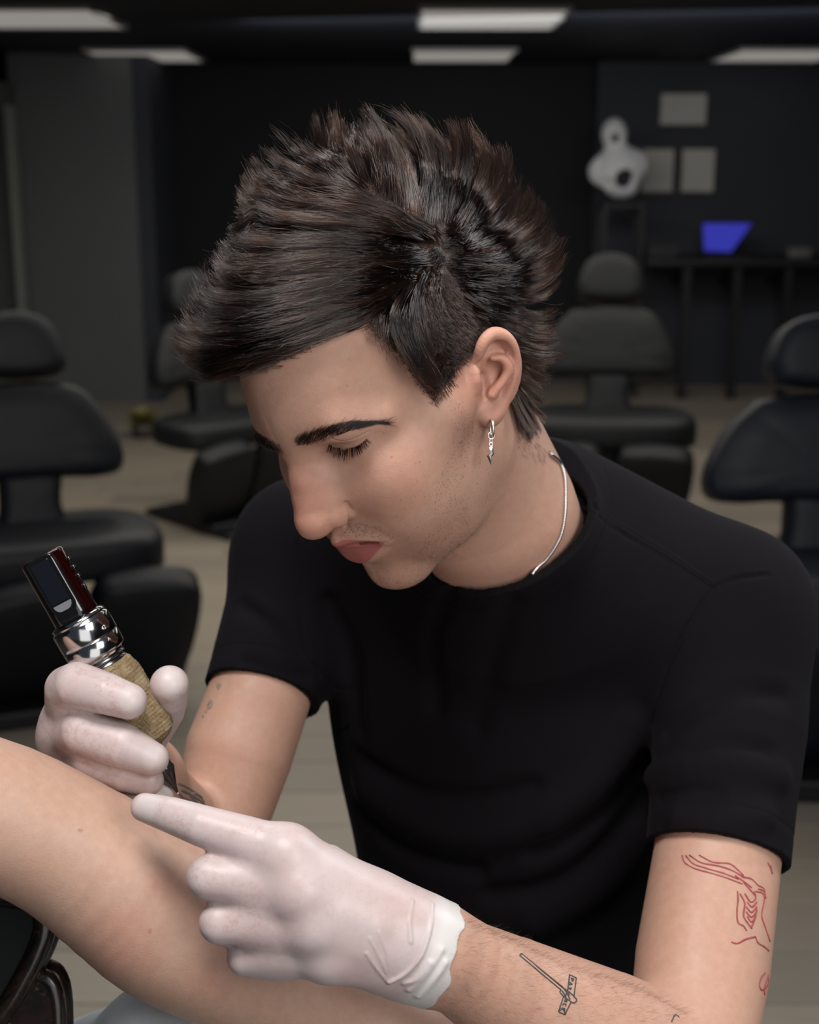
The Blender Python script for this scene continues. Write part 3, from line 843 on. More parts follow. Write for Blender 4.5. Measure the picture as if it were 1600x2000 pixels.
# locks read off the photograph: (x, y) places with the lift above the scalp in mm at the root and at the tip
LONG = [
 ([(845, 455), (790, 410), (720, 375), (650, 345), (590, 315), (545, 280), (530, 262)], 4, 24),
 ([(845, 460), (780, 430), (700, 405), (620, 385), (560, 360), (515, 325), (500, 302)], 3, 22),
 ([(840, 470), (770, 450), (690, 435), (610, 425), (550, 410), (500, 380), (478, 352)], 3, 21),
 ([(835, 485), (760, 475), (680, 465), (600, 460), (530, 455), (480, 435), (455, 415)], 3, 21),
 ([(825, 505), (750, 500), (670, 498), (590, 500), (520, 505), (470, 495), (448, 468)], 3, 22),
 ([(815, 525), (740, 528), (660, 530), (580, 540), (510, 550), (450, 545), (410, 515), (400, 495)], 3, 26),
 ([(800, 550), (730, 560), (650, 570), (570, 585), (500, 595), (440, 592), (395, 570), (375, 545)], 3, 29),
 ([(780, 580), (700, 595), (620, 608), (540, 625), (470, 635), (410, 630), (368, 605), (352, 585)], 3, 32),
 ([(745, 608), (680, 622), (600, 640), (520, 660), (450, 670), (390, 665), (350, 640)], 3, 33),
 ([(735, 615), (660, 640), (580, 665), (500, 685), (430, 695), (370, 685), (340, 655)], 3, 33),
 ([(690, 635), (610, 670), (530, 695), (460, 712), (400, 715), (355, 700), (338, 675)], 3, 32),
 ([(640, 660), (560, 693), (490, 715), (430, 732), (380, 730), (348, 705)], 3, 30),
 ([(590, 680), (520, 700), (470, 716), (425, 738), (380, 744)], 3, 27),
 ([(560, 695), (510, 715), (470, 730), (435, 750), (405, 756)], 3, 25),
 ([(520, 690), (460, 705), (400, 712), (350, 695)], 6, 32), ([(500, 670), (440, 690), (385, 695), (342, 668)], 8, 33),
 ([(700, 365), (640, 328), (585, 292), (548, 264), (530, 252)], 8, 26), ([(640, 392), (580, 355), (532, 315), (508, 286)], 8, 24), ([(580, 420), (530, 395), (492, 355), (482, 330)], 8, 22),
 ([(675, 345), (636, 304), (610, 265), (615, 232)], 10, 34),
 ([(760, 380), (733, 304), (707, 255), (688, 218)], 8, 38),
 ([(800, 390), (790, 300), (760, 250), (735, 216)], 8, 38),
 ([(837, 390), (825, 300), (795, 248), (770, 222)], 8, 38),
 ([(863, 400), (854, 304), (830, 258), (811, 232)], 6, 36),
 ([(880, 420), (899, 330), (885, 275), (870, 245)], 5, 34),
 ([(890, 430), (925, 330), (932, 265), (919, 222)], 5, 36),
 ([(900, 440), (945, 350), (965, 300), (950, 258)], 4, 34),
 ([(910, 450), (961, 370), (993, 320), (990, 281)], 4, 34),
 ([(915, 465), (985, 410), (1025, 370), (1022, 330)], 4, 34),
 ([(904, 484), (976, 460), (1036, 420), (1058, 385), (1050, 360)], 4, 34),
 ([(904, 520), (976, 508), (1048, 479), (1089, 443), (1090, 405)], 4, 34),
 ([(915, 540), (990, 535), (1055, 515), (1095, 480), (1100, 445)], 4, 35),
 ([(928, 556), (1000, 563), (1060, 556), (1096, 520), (1112, 465)], 4, 36),
 ([(952, 580), (1012, 592), (1067, 590), (1101, 554), (1108, 525)], 4, 34),
 ([(976, 604), (1024, 628), (1067, 628), (1094, 604), (1104, 585)], 4, 32),
 ([(990, 640), (1036, 662), (1072, 662), (1103, 647)], 3, 32),
 ([(1005, 676), (1048, 695), (1079, 695), (1103, 681)], 3, 32),
 ([(1007, 700), (1048, 719), (1084, 724), (1108, 710)], 3, 32),
 ([(1004, 730), (1036, 755), (1070, 770), (1092, 775)], 3, 30),
 ([(1000, 755), (1029, 784), (1055, 803), (1079, 793)], 3, 26),
 ([(998, 780), (1019, 810), (1040, 832), (1056, 838)], 3, 20),
 ([(1010, 790), (1048, 800), (1060, 820), (1063, 842), (1057, 868)], 8, 24),
 ([(1000, 800), (1020, 830), (1040, 850)], 2, 10),
 ([(650, 335), (600, 300), (572, 272), (560, 248)], 10, 26),        
    
  
 ([(990, 690), (1030, 730), (1075, 750), (1106, 742)], 6, 36), ([(992, 740), (1030, 785), (1068, 800), (1094, 800)], 5, 32), ([(995, 770), (1025, 815), (1055, 830), (1078, 828)], 4, 24), ([(880, 350), (895, 290), (905, 232)], 6, 38), ([(940, 385), (965, 330), (958, 275)], 6, 38), ([(975, 425), (1010, 370), (1018, 325)], 6, 38),
 
 
 
 
 

 ([(860, 350), (850, 290), (832, 238)], 5, 34),
 ([(920, 372), (932, 310), (925, 248)], 5, 35),
 ([(960, 410), (988, 350), (988, 298)], 5, 33),
 ([(700, 342), (680, 280), (668, 222)], 5, 36),
 ([(780, 338), (765, 280), (755, 226)], 5, 36),
 ([(985, 450), (1035, 400), (1042, 352)], 5, 33),
 ([(1000, 500), (1062, 462), (1085, 412)], 5, 35),
 ([(960, 560), (1040, 560), (1095, 530), (1108, 490)], 5, 36),
 ([(820, 342), (805, 280), (790, 232)], 5, 35),
]
SHORT = [([(790, 560), (782, 610)], 9), ([(830, 570), (840, 625)], 9), ([(880, 560), (915, 610)], 10), ([(770, 620), (785, 670)], 9), ([(830, 640), (850, 690)], 8),
 ([(890, 620), (925, 665)], 8), ([(790, 680), (820, 730)], 8), ([(850, 700), (870, 745)], 7), ([(755, 645), (790, 695)], 7), ([(820, 730), (845, 778)], 7), ([(880, 680), (915, 705)], 7),
 ([(930, 600), (962, 630)], 9), ([(945, 560), (985, 600)], 12), ([(860, 500), (850, 545)], 12), ([(875, 485), (915, 490)], 13), ([(845, 480), (815, 490)], 12), ([(735, 630), (750, 660)], 6)]
def smooth_path(pts, n):
    P = np.array([p for p, _ in spline([(q, 0.0) for q in pts], 6)])
    s = np.r_[0, np.cumsum(np.linalg.norm(np.diff(P, axis=0), axis=1))]
    t = np.linspace(0, s[-1], n)
    return np.stack([np.interp(t, s, P[:, i]) for i in range(3)], 1), s[-1]
gp, gt, gl = [], [], []                                  # sample place, direction, hair length left
def add_guide(P, L, fixed=None, mirror=False):
    T = np.gradient(P, axis=0); T /= np.linalg.norm(T, axis=1, keepdims=True)
    n = len(P); rem = L*(1-np.linspace(0, 1, n)) if fixed is None else np.full(n, fixed)
    gp.append(P); gt.append(T); gl.append(rem)
    if mirror:
        H = CH(P); H[:, 1] *= -1; Q = HC(H); T2 = T@HR; T2[:, 1] *= -1
        gp.append(Q); gt.append(T2@HR.T); gl.append(rem)
for pix, h0, h1 in LONG:
    n = len(pix); hs = [(h0+(h1-h0)*(i/(n-1))**.8)*.001 for i in range(n)]
    P, L = smooth_path([lifted(x, y, h) for (x, y), h in zip(pix, hs)], 18)
    add_guide(P, L, None, pix[0][0] > 960)
for pix, Lm in SHORT:
    P, L = smooth_path([lifted(x, y, .003+.003*i) for i, (x, y) in enumerate(pix)], 6)
    add_guide(P, L, Lm*.001, True)
# the far side and the back of the head go on in the same sweep
for pts in ([(-.05, -.02, .130), (-.015, -.028, .138), (.015, -.026, .138), (.035, -.018, .136)], [(-.02, -.050, .100), (.01, -.053, .102), (.04, -.046, .100), (.065, -.032, .098)], [(-.02, -.066, .06), (.01, -.068, .06), (.03, -.062, .055)],
            [(-.09, 0, .09), (-.118, 0, .07), (-.135, 0, .03), (-.138, 0, .0)], [(-.10, 0, .05), (-.128, .0, .02), (-.138, 0, -.02)], [(-.095, 0, .0), (-.118, 0, -.03), (-.125, 0, -.06)],
            [(-.085, -.03, .09), (-.108, -.045, .07), (-.122, -.055, .03), (-.125, -.05, .0)], [(-.04, -.06, .09), (-.055, -.085, .07), (-.07, -.09, .04)]):
    P, L = smooth_path([HC(np.array(p)) for p in pts], 14); add_guide(P, L)
GP, GT, GL = np.concatenate(gp), np.concatenate(gt), np.concatenate(gl)
GH = skull_d(GP)
# scalp roots
POLY = np.array([(250, 735), (480, 730), (520, 713), (600, 680), (660, 646), (722, 614), (742, 660), (790, 702), (815, 742), (845, 776), (866, 762), (890, 737), (930, 684), (955, 650), (985, 690), (998, 780), (1008, 830), (1045, 868), (1075, 885), (1250, 860), (1250, 60), (250, 60)], float)
def in_poly(p, poly):
    x, y = p[:, 0], p[:, 1]; r = np.zeros(len(p), bool); j = len(poly)-1
    for i in range(len(poly)):
        xi, yi, xj, yj = *poly[i], *poly[j]
        r ^= ((yi > y) != (yj > y)) & (x < (xj-xi)*(y-yi)/(yj-yi+1e-12)+xi); j = i
    return r
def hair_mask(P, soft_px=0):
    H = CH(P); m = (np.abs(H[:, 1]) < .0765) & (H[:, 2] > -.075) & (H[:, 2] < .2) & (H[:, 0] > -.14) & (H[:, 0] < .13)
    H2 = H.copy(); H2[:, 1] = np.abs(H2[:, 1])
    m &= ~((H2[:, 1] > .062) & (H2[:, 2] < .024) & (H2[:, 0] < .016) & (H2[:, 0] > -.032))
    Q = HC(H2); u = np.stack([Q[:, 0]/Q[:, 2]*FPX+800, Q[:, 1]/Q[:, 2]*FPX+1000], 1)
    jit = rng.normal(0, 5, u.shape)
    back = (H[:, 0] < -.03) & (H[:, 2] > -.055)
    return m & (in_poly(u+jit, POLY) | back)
_bw = np.empty(len(body.data.vertices)*3, np.float32); body.data.vertices.foreach_get('co', _bw)
_bw = to_cam(_bw.reshape(-1, 3)+np.array(artist.location)); _m = hair_mask(_bw)
SC_V = _bw[_m]
def pick(n):
    # even spread: thin the scalp points on a small lattice first, then draw
    i = rng.permutation(len(SC_V)); key = np.floor(SC_V[i]/.0014).astype(int); _, u = np.unique(key, axis=0, return_index=True)
    base = SC_V[i][u]
    r = base[rng.integers(0, len(base), n)]+rng.normal(0, .0009, (n, 3))
    return r-skin_n(r)*(np.clip(skull_d2(r), -.004, .004)[:, None])
def skull_d2(P): return body_field(P)
def skin_n(P): return grad(body_field, P, 1e-3)
def nearest(P, k=1):
    out = []
    for c in np.array_split(np.arange(len(P)), max(1, len(P)//2000)):
        d = ((P[c][:, None, :]-GP[None])**2).sum(2)
        out.append(np.argpartition(d, k, 1)[:, :k])
    return np.concatenate(out)
def flow(P):
    out = np.empty_like(P); hh = np.empty(len(P))
    for c in np.array_split(np.arange(len(P)), max(1, len(P)//1500)):
        d2 = ((P[c][:, None, :]-GP[None])**2).sum(2)
        w = np.exp(-(d2-d2.min(1, keepdims=True))/(2*.0065**2))
        v = w@GT; out[c] = v/np.maximum(np.linalg.norm(v, axis=1, keepdims=True), 1e-6); hh[c] = (w@GH)/w.sum(1)
    return out, hh
def seed_len(P):
    i = nearest(P, 4); return GL[i].mean(1)*.75+GL[i].max(1)*.25-.25*np.clip(.02-GL[i].min(1), 0, .02)
def grow(roots, steps, lift=.55, lscale=1.0):
    n = len(roots); N = grad(skull_d, roots, 1e-3)
    L = np.clip(seed_len(roots)*rng.uniform(.85, 1.12, n), .006, .12)*lscale
    hy = CH(roots); L *= 1+.18*soft(hy[:, 0], .04, .08)*soft(hy[:, 1], -.01, .02); L *= 1-.30*soft(-hy[:, 1], -.005, .03)*(hy[:, 0] > -.06)
    X = np.empty((n, steps, 3)); X[:, 0] = roots-N*.0008; p = X[:, 0].copy(); ds = L/(steps-1)
    hf = rng.uniform(.45, 1.05, n)
    for k in range(1, steps):
        t = k/(steps-1)
        v, hg = flow(p); sd = skull_d(p); Ns = grad(skull_d, p, 1e-3); hg = hg*hf
        err = np.clip((hg-sd)/.010, -1.0, .9)
        v = v+Ns*(err*(.35+.35*(1-t)))[:, None]
        need = np.clip((.0035*min(1, t*3)-sd)/.004, 0, 1)[:, None]
        v = v+grad(skull_d, p, 1e-3)*need*.8
        v /= np.linalg.norm(v, axis=1, keepdims=True)
        p = p+v*ds[:, None]; X[:, k] = p
    return X, L
STEPS = 13
# how far the cut reaches, as measured: no lock grows past the shape of the haircut or down over the forehead
REACH = np.array([(474, 745), (452, 757), (418, 762), (385, 752), (358, 728), (342, 700), (338, 660), (344, 620), (350, 582), (368, 592), (376, 555), (385, 518), (402, 500), (415, 478), (445, 468), (452, 420), (462, 385), (478, 350), (490, 320), (500, 298), (518, 268), (545, 245), (575, 229), (620, 222), (660, 214), (700, 208), (740, 212), (790, 216), (830, 228), (870, 231), (905, 232), (921, 220), (938, 248), (950, 266), (975, 283), (990, 280), (1008, 318), (1025, 355), (1045, 385), (1068, 395), (1085, 420), (1095, 450), (1113, 460), (1112, 500), (1102, 540), (1109, 560), (1100, 600), (1088, 635), (1106, 648), (1100, 680), (1110, 708), (1094, 730), (1098, 762), (1090, 788), (1076, 800), (1072, 830), (1062, 872), (1040, 900), (900, 1000), (470, 1000)], float)
BARE = np.array([(474, 762), (500, 744), (530, 732), (565, 716), (600, 699), (650, 664), (700, 636), (726, 634), (745, 670), (790, 712), (835, 765), (846, 786), (800, 860), (470, 860)], float)
def trim(X, seed_j=6.0, keep=.0):
    n, k = X.shape[:2]; u = np.stack([X[..., 0]/X[..., 2]*FPX+800, X[..., 1]/X[..., 2]*FPX+1000], -1)
    c = np.array([760., 560.]); j = rng.normal(0, seed_j, (n, 1, 1)); v = u-c; L = np.linalg.norm(v, axis=-1, keepdims=True)
    uj = c+v*(1-j/np.maximum(L, 50))
    out = ~in_poly(uj.reshape(-1, 2), REACH).reshape(n, k)
    bare = in_poly((u+rng.normal(0, 4, (n, 1, 2))).reshape(-1, 2), BARE).reshape(n, k) & (rng.random(n) > keep)[:, None]
    bad = out | bare; bad[:, :2] = False
    f = np.where(bad.any(1), np.argmax(bad, 1)-.5, k-1.0)/(k-1); f = np.maximum(f, .16)
    idx = np.linspace(0, 1, k)[None]*f[:, None]*(k-1); i0 = np.minimum(idx.astype(int), k-2); fr = (idx-i0)[..., None]; ar = np.arange(n)[:, None]
    return X[ar, i0]*(1-fr)+X[ar, i0+1]*fr
pr = pick(1150); PX, PL = grow(pr, STEPS)
log('parents')
def children(n, clump, frizz, seed, par=None, spread=1.0):
    r = pick(n); par_i = np.empty(n, int)
    for c in np.array_split(np.arange(n), max(1, n//2500)):
        d = ((r[c][:, None, :].astype(f32)-pr[None].astype(f32))**2).sum(2)*rng.uniform(.6, 1.6, (1, len(pr))).astype(f32)
        par_i[c] = d.argmin(1)
    t = np.linspace(0, 1, STEPS)[None, :, None]
    lf = rng.uniform(.72, 1.06, n)[:, None, None]
    # resample the parent to a slightly different length
    X = PX[par_i]; idx = np.clip(t*lf*(STEPS-1), 0, STEPS-1.001); i0 = idx.astype(int)[..., 0]; fr = idx-i0[..., None]
    ar = np.arange(n)[:, None]; A = X[ar, i0]; B = X[ar, np.minimum(i0+1, STEPS-1)]; path = A*(1-fr)+B*fr
    off = r-pr[par_i]; Lc = PL[par_i][:, None, None]; cl = clump*rng.uniform(.75, 1.0, n)[:, None, None]*np.clip((Lc-.008)/.025, .12, 1)
    path = path+off[:, None, :]*(1-cl*t**.6)
    ph = rng.uniform(0, 6.28, (n, 1, 3)); fq = rng.uniform(2, 5, (n, 1, 3))
    path = path+np.sin(ph+fq*t*3)*t*frizz*Lc+rng.normal(0, 1, (n, 1, 3))*t**1.5*frizz*1.2*Lc
    # stay outside the scalp
    fl = path.reshape(-1, 3); d = skull_d(fl); g = grad(skull_d, fl, 1e-3)
    push = np.clip(.0010-d, 0, .004)[:, None]*g; path = trim((fl+push).reshape(path.shape))
    return path, par_i
def to_hair(name, path, r0, mat, parent, lab=None, clump=None):
    n, k = path.shape[:2]; t = np.linspace(0, 1, k)
    rad = (r0*rng.uniform(.7, 1.2, n))[:, None]*(1-.75*t**2)[None]
    o = hair_obj(name, to_world(path.reshape(-1, 3)).reshape(path.shape), rad, mat, parent, clump)
    o['kind'] = 'stuff'
    if lab: o['label'] = lab
    return o
NH = 62000
CV = rng.random(len(pr))**1.6
a, ia = children(int(NH*.80), .95, .014, 1)
b, ib = children(int(NH*.08), .55, .035, 2)
c, ic = children(int(NH*.5), .3, .03, 3)
ks = (c[:, 0]-c[:, -1])[:, 0]**2+(c[:, 0]-c[:, -1])[:, 1]**2 < .014**2; c = c[ks]; ic = ic[ks]
e, ie = children(int(NH*.55), .9, .02, 5); ks = CH(e[:, 0])[:, 0] > .040; e = e[ks]; ie = ie[ks]
u, iu = children(int(NH*.45), .35, .03, 4)
kk = np.linspace(0, .5*(STEPS-1), STEPS); k0 = kk.astype(int); fr_ = (kk-k0)[None, :, None]; u = u[:, k0]*(1-fr_)+u[:, np.minimum(k0+1, STEPS-1)]*fr_
hair = to_hair('hair', np.concatenate([a, b, c, e, u]), .000125, M['hair'], artist, 'dark brown swept-back hair, short at the sides', np.concatenate([CV[ia], CV[ib], CV[ic]*.25+.12, CV[ie], CV[iu]*.1]))
log('hair', len(a)+len(b))
# scalp tone under the hair
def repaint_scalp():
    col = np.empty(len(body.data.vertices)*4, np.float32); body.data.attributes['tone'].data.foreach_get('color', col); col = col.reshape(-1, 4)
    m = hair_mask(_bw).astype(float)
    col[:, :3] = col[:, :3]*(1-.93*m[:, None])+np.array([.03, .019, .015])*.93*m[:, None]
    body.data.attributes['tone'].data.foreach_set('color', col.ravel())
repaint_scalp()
log('hair done')
# ------------------------------------------------------------------ small things on the figure
body_field.index()
def tube(path, r, n=10, closed=False, caps=True):
    P = np.asarray(path, float); m = len(P); r = np.broadcast_to(r, (m,))
    T = np.gradient(P, axis=0) if not closed else np.roll(P, -1, 0)-np.roll(P, 1, 0)
    T /= np.linalg.norm(T, axis=1, keepdims=True)+1e-12
    u = np.cross(T[0], [0.3, .5, .8]); u /= np.linalg.norm(u); V = []
    for i in range(m):
        u = u-T[i]*(u@T[i]); u /= np.linalg.norm(u); w = np.cross(T[i], u)
        a = np.linspace(0, 2*np.pi, n, endpoint=False)
        V.append(P[i]+r[i]*(np.cos(a)[:, None]*u+np.sin(a)[:, None]*w))
    V = np.concatenate(V); F = []
    for i in range(m if closed else m-1):
        j = (i+1) % m
        for k in range(n): F.append((i*n+k, i*n+(k+1) % n, j*n+(k+1) % n, j*n+k))
    if not closed and caps: F.append(tuple(range(n))[::-1]); F.append(tuple((m-1)*n+k for k in range(n)))
    return V, F
def merge(parts):
    V, F, o = [], [], 0
    for v, f in parts:
        V.append(v); F += [tuple(i+o for i in q) for q in f]; o += len(v)
    return np.concatenate(V), F
_all = _bw
_u = np.stack([_all[:, 0]/_all[:, 2]*FPX+800, _all[:, 1]/_all[:, 2]*FPX+1000], 1)
_nrm = np.empty(len(body.data.vertices)*3, np.float32); body.data.vertices.foreach_get('normal', _nrm)
_nrm = _nrm.reshape(-1, 3) @ CW                       # world -> camera frame
_front = ((_nrm*_all).sum(1) < 0)
def sample_body(poly, n, zmax=9, margin=0):
    m = np.nonzero(_front & (_all[:, 2] < zmax) & in_poly(_u, np.array(poly, float)))[0]
    i = m[rng.integers(0, len(m), n)]
    return _all[i]+rng.normal(0, .0004, (n, 3)), _nrm[i]
def bulk_hits(px, z0=.74, z1=1.2, n=160):
    px = np.asarray(px, float); z = np.linspace(z0, z1, n); out = np.empty((len(px), 3))
    for c in np.array_split(np.arange(len(px)), max(1, len(px)//600)):
        r = np.stack([(px[c, 0]-800)/FPX, (px[c, 1]-1000)/FPX, np.ones(len(c))], 1)
        P = r[:, None]*z[None, :, None]; d = body_field(P.reshape(-1, 3)).reshape(len(c), n)
        i = np.argmax(d < 0, 1); i = np.where((d < 0).any(1), i, d.argmin(1))
        a = z[np.maximum(i-1, 0)]; b = z[i]
        for _ in range(7):
            mz = (a+b)/2; dm = body_field(r*mz[:, None]); ins = dm < 0
            b = np.where(ins, mz, b); a = np.where(ins, a, mz)
        out[c] = r*b[:, None]
    return out
def strand_set(name, root, tip, r0, mat, parent, k=5, bend=None, lab=None):
    t = np.linspace(0, 1, k)[None, :, None]
    P = root[:, None]*(1-t)+tip[:, None]*t
    if bend is not None: P = P+bend[:, None]*(4*t*(1-t))
    n = len(root); rad = (r0*rng.uniform(.7, 1.2, n))[:, None]*(1-.8*np.linspace(0, 1, k)[None]**1.5)
    o = hair_obj(name, to_world(P.reshape(-1, 3)).reshape(P.shape), rad, mat, parent); o['kind'] = 'stuff'
    if lab: o['label'] = lab
    return o
# eyebrows
def brow(cl, hw, n, dirs):
    cl = np.array(cl, float); s = rng.uniform(0, len(cl)-1, n*4); s = s[rng.random(n*4) < np.interp(s, range(len(cl)), hw)/max(hw)][:n]; n = len(s); i = np.minimum(s.astype(int), len(cl)-2); f = (s-i)[:, None]
    c = cl[i]*(1-f)+cl[i+1]*f; T = cl[i+1]-cl[i]; T /= np.linalg.norm(T, axis=1, keepdims=True)
    h = np.interp(s, range(len(cl)), hw); v = rng.uniform(-1, 1, n)
    N = np.stack([-T[:, 1], T[:, 0]], 1)
    px = c+N*(v*h)[:, None]
    up = np.interp(s, range(len(cl)), dirs)
    d = T+N*(-up-.35*v)[:, None]*1.0; d /= np.linalg.norm(d, axis=1, keepdims=True)
    L = rng.uniform(15, 27, n)*np.interp(s, range(len(cl)), np.linspace(.8, 1.0, len(cl)))
    d += rng.normal(0, .18, d.shape)
    root = bulk_hits(px); tip = bulk_hits(px+d*L[:, None])
    g = grad(body_field, root, 1e-3)
    return root, tip+g*.0006, g*.0011
r1 = brow([(577, 866), (600, 860), (640, 846), (680, 832), (708, 828), (732, 825), (752, 824)], [6, 11, 13, 10.5, 7, 3.5, 1.5], 900, [1.3, .9, .45, .25, .1, 0, 0])
r2 = brow([(492, 838), (505, 852), (522, 862), (545, 872)], [2, 6, 7, 5], 260, [-.3, -.3, -.3, -.3])
strand_set('eyebrow', r1[0], r1[1], .00011, M['brow'], artist, bend=r1[2])
strand_set('eyebrow', r2[0], r2[1], .00011, M['brow'], artist, bend=r2[2])
# lashes
ll = np.array(LIDLINE, float); s = rng.uniform(0, 4, 190); i = np.minimum(s.astype(int), 3); f = (s-i)[:, None]
px = ll[i]*(1-f)+ll[i+1]*f+rng.normal(0, .6, (190, 2)); root = bulk_hits(px)
e = np.stack([np.interp(s, [0, 2, 4], [-6, -1, 13]), np.interp(s, [0, 1, 2, 3, 4], [15, 23, 25, 20, 7])], 1)*rng.uniform(.7, 1.1, (190, 1))+rng.normal(0, 1.5, (190, 2))
tip = root+np.stack([e[:, 0]/3270, e[:, 1]/3270, np.full(190, -.0045)], 1)
strand_set('eyelashes', root, tip, .00010, M['brow'], artist, k=6, bend=np.stack([np.zeros(190), np.full(190, .0012), np.full(190, -.0008)], 1))
# beard shadow, single cut hairs
JAW = [(868, 768), (905, 775), (928, 840), (948, 900), (966, 950), (962, 1005), (930, 1055), (880, 1112), (820, 1152), (760, 1153), (733, 1132), (765, 1118), (820, 1075), (846, 1010), (850, 940), (884, 880), (880, 820)]
MOU = [(668, 1040), (680, 1032), (700, 1018), (745, 1030), (768, 1050), (758, 1062), (742, 1052), (700, 1048), (662, 1052)]
CHK = [(800, 900), (850, 930), (840, 1010), (800, 1060), (770, 1040), (780, 960)]
rs = [sample_body(JAW, 2300), sample_body(MOU, 420), sample_body(CHK, 90), sample_body([(640, 1120), (760, 1110), (800, 1150), (740, 1140)], 160)]
root = np.concatenate([a for a, _ in rs]); nn = np.concatenate([b for _, b in rs])
dr = nn*.35+np.array([.25, .75, 0])+rng.normal(0, .35, nn.shape); dr /= np.linalg.norm(dr, axis=1, keepdims=True)
strand_set('stubble', root, root+dr*rng.uniform(.0005, .0011, len(root))[:, None], .000075, M['brow'], artist, k=3)
# wisps at the nape and along the hairline
rs = [sample_body([(1030, 850), (1075, 880), (1060, 905), (1020, 890), (1005, 850)], 200), sample_body([(690, 625), (745, 640), (800, 705), (790, 725), (735, 680), (700, 640)], 170)]
root = np.concatenate([a for a, _ in rs]); nn = np.concatenate([b for _, b in rs])
dr = nn*.22+np.array([.3, .9, 0])+rng.normal(0, .16, nn.shape); dr /= np.linalg.norm(dr, axis=1, keepdims=True)
strand_set('fine_hair', root, root+dr*rng.uniform(.002, .006, len(root))[:, None], .00005, M['brow'], artist, k=4)
# forearm hair
rs = sample_body([(900, 1790), (1000, 1832), (1100, 1882), (1230, 1918), (1330, 1970), (1360, 1995), (900, 1995), (840, 1950)], 1000, zmax=.95)
ed = bulk_hits(np.stack([np.linspace(900, 1340, 330), np.interp(np.linspace(900, 1340, 330), [900, 1000, 1100, 1230, 1340], [1793, 1834, 1883, 1921, 1975])+rng.uniform(0, 8, 330)], 1), .74, .95)
root = np.concatenate([rs[0], ed]); nn = np.concatenate([rs[1], grad(body_field, ed, 1e-3)])
dr = nn*.45+np.array([.75, .15, -.1])+rng.normal(0, .35, nn.shape); dr /= np.linalg.norm(dr, axis=1, keepdims=True)
L = rng.uniform(.004, .010, len(root))[:, None]
strand_set('forearm_hair', root, root+dr*L, .000032, M['arm_hair'], artist, k=5, bend=nn*L*.12)
log('strands')
# tattoo ink: thin lines lying on the skin
def ink(lines, w, mat, lab, zr=(.74, 1.3)):
    parts = []
    for ln in lines:
        P = np.array(ln, float)
        if len(P) > 2: P = np.array([p[:2] for p, _ in spline([(np.array([*q, 0.0]), 0) for q in ln], 4)])
        else: P = np.linspace(P[0], P[1], 4)
        Q = bulk_hits(P, *zr); g = grad(body_field, Q, 1e-3)
        parts.append(tube(Q+g*.00005, w*rng.uniform(.8, 1.15, len(Q)), 5))
    V, F = merge(parts); o = mesh_obj('tattoo', to_world(V), F, mat, artist); o['label'] = lab; return o
def cr(pts): return [(850+x/2.1333, 1600+y/2.1333) for x, y in pts]
RED = [[(1030, 150), (1040, 180), (1080, 205), (1150, 225), (1215, 245), (1280, 270)], [(1045, 152), (1075, 185), (1130, 205), (1200, 225), (1265, 250)], [(1060, 150), (1110, 182), (1180, 195), (1240, 215), (1290, 245)], [(1100, 150), (1160, 180), (1225, 185), (1260, 210), (1285, 235)],
       [(1280, 240), (1320, 250), (1345, 275), (1370, 290), (1375, 330)], [(1285, 262), (1300, 280), (1318, 300), (1335, 320)], [(1250, 235), (1290, 262), (1318, 285)], [(1260, 300), (1262, 340), (1258, 380), (1262, 430), (1285, 445), (1298, 465)], [(1270, 310), (1290, 350), (1285, 400), (1300, 430), (1320, 455)],
       [(1290, 310), (1315, 345), (1335, 330), (1330, 300)], [(1300, 345), (1320, 365), (1340, 345)], [(1296, 365), (1318, 388), (1340, 365)], [(1295, 385), (1318, 408), (1340, 385)], [(1300, 405), (1318, 428), (1336, 405)], [(1335, 300), (1365, 310), (1370, 340), (1360, 400), (1375, 450), (1395, 510)], [(1345, 290), (1368, 300), (1378, 330)],
       [(1235, 512), (1260, 518), (1295, 500), (1335, 490)], [(1335, 490), (1345, 515), (1370, 530), (1390, 548)], [(1385, 180), (1395, 200), (1405, 228), (1398, 190)], [(1340, 375), (1330, 420), (1315, 455)], [(1375, 640), (1358, 660), (1350, 690), (1362, 712), (1385, 690), (1388, 660)], [(1388, 650), (1370, 700), (1372, 730)]]
ink([cr(l) for l in RED], .00058, M['ink_red'], 'red line tattoo below the sleeve')
GREY = [[(352, 568), (525, 712)], [(360, 560), (530, 700)], [(352, 568), (360, 560)], [(525, 712), (520, 722), (545, 745), (575, 765), (590, 755), (580, 740), (560, 722), (530, 700)], [(535, 705), (550, 725), (562, 752)], [(528, 714), (545, 740)],
        [(560, 648), (588, 662)], [(588, 662), (578, 738)], [(560, 648), (552, 715)], [(565, 765), (540, 814)], [(540, 814), (514, 802)], [(514, 802), (535, 738)], [(515, 800), (530, 790), (545, 812)]]
ST = {'P': [[(0, 0), (0, 1)], [(0, 1), (.6, .9), (.6, .55), (0, .5)]], 'A': [[(0, 0), (.35, 1)], [(.35, 1), (.7, 0)], [(.15, .4), (.55, .4)]], 'T': [[(0, 1), (.7, 1)], [(.35, 1), (.35, 0)]], 'I': [[(.2, 0), (.2, 1)]],
      'E': [[(0, 0), (0, 1)], [(0, 1), (.55, 1)], [(0, .5), (.45, .5)], [(0, 0), (.55, 0)]], 'N': [[(0, 0), (0, 1)], [(0, 1), (.6, 0)], [(.6, 0), (.6, 1)]], 'C': [[(.6, .9), (.2, 1), (0, .5), (.2, 0), (.6, .1)]]}
ax = np.array([-45, 153.])/160; pr_ = np.array([ax[1], -ax[0]])
for ch, t0 in zip('PATIENCE', (8, 26, 46, 63, 74, 98, 118, 138)):
    o = np.array([573.5, 656])+ax*t0-pr_*6.5
    for l in ST[ch]: GREY.append([tuple(o+ax*x*15+pr_*y*13) for x, y in l])
ink([cr(l) for l in GREY], .00045, M['ink'], 'grey dagger and PATIENCE banner tattoo')
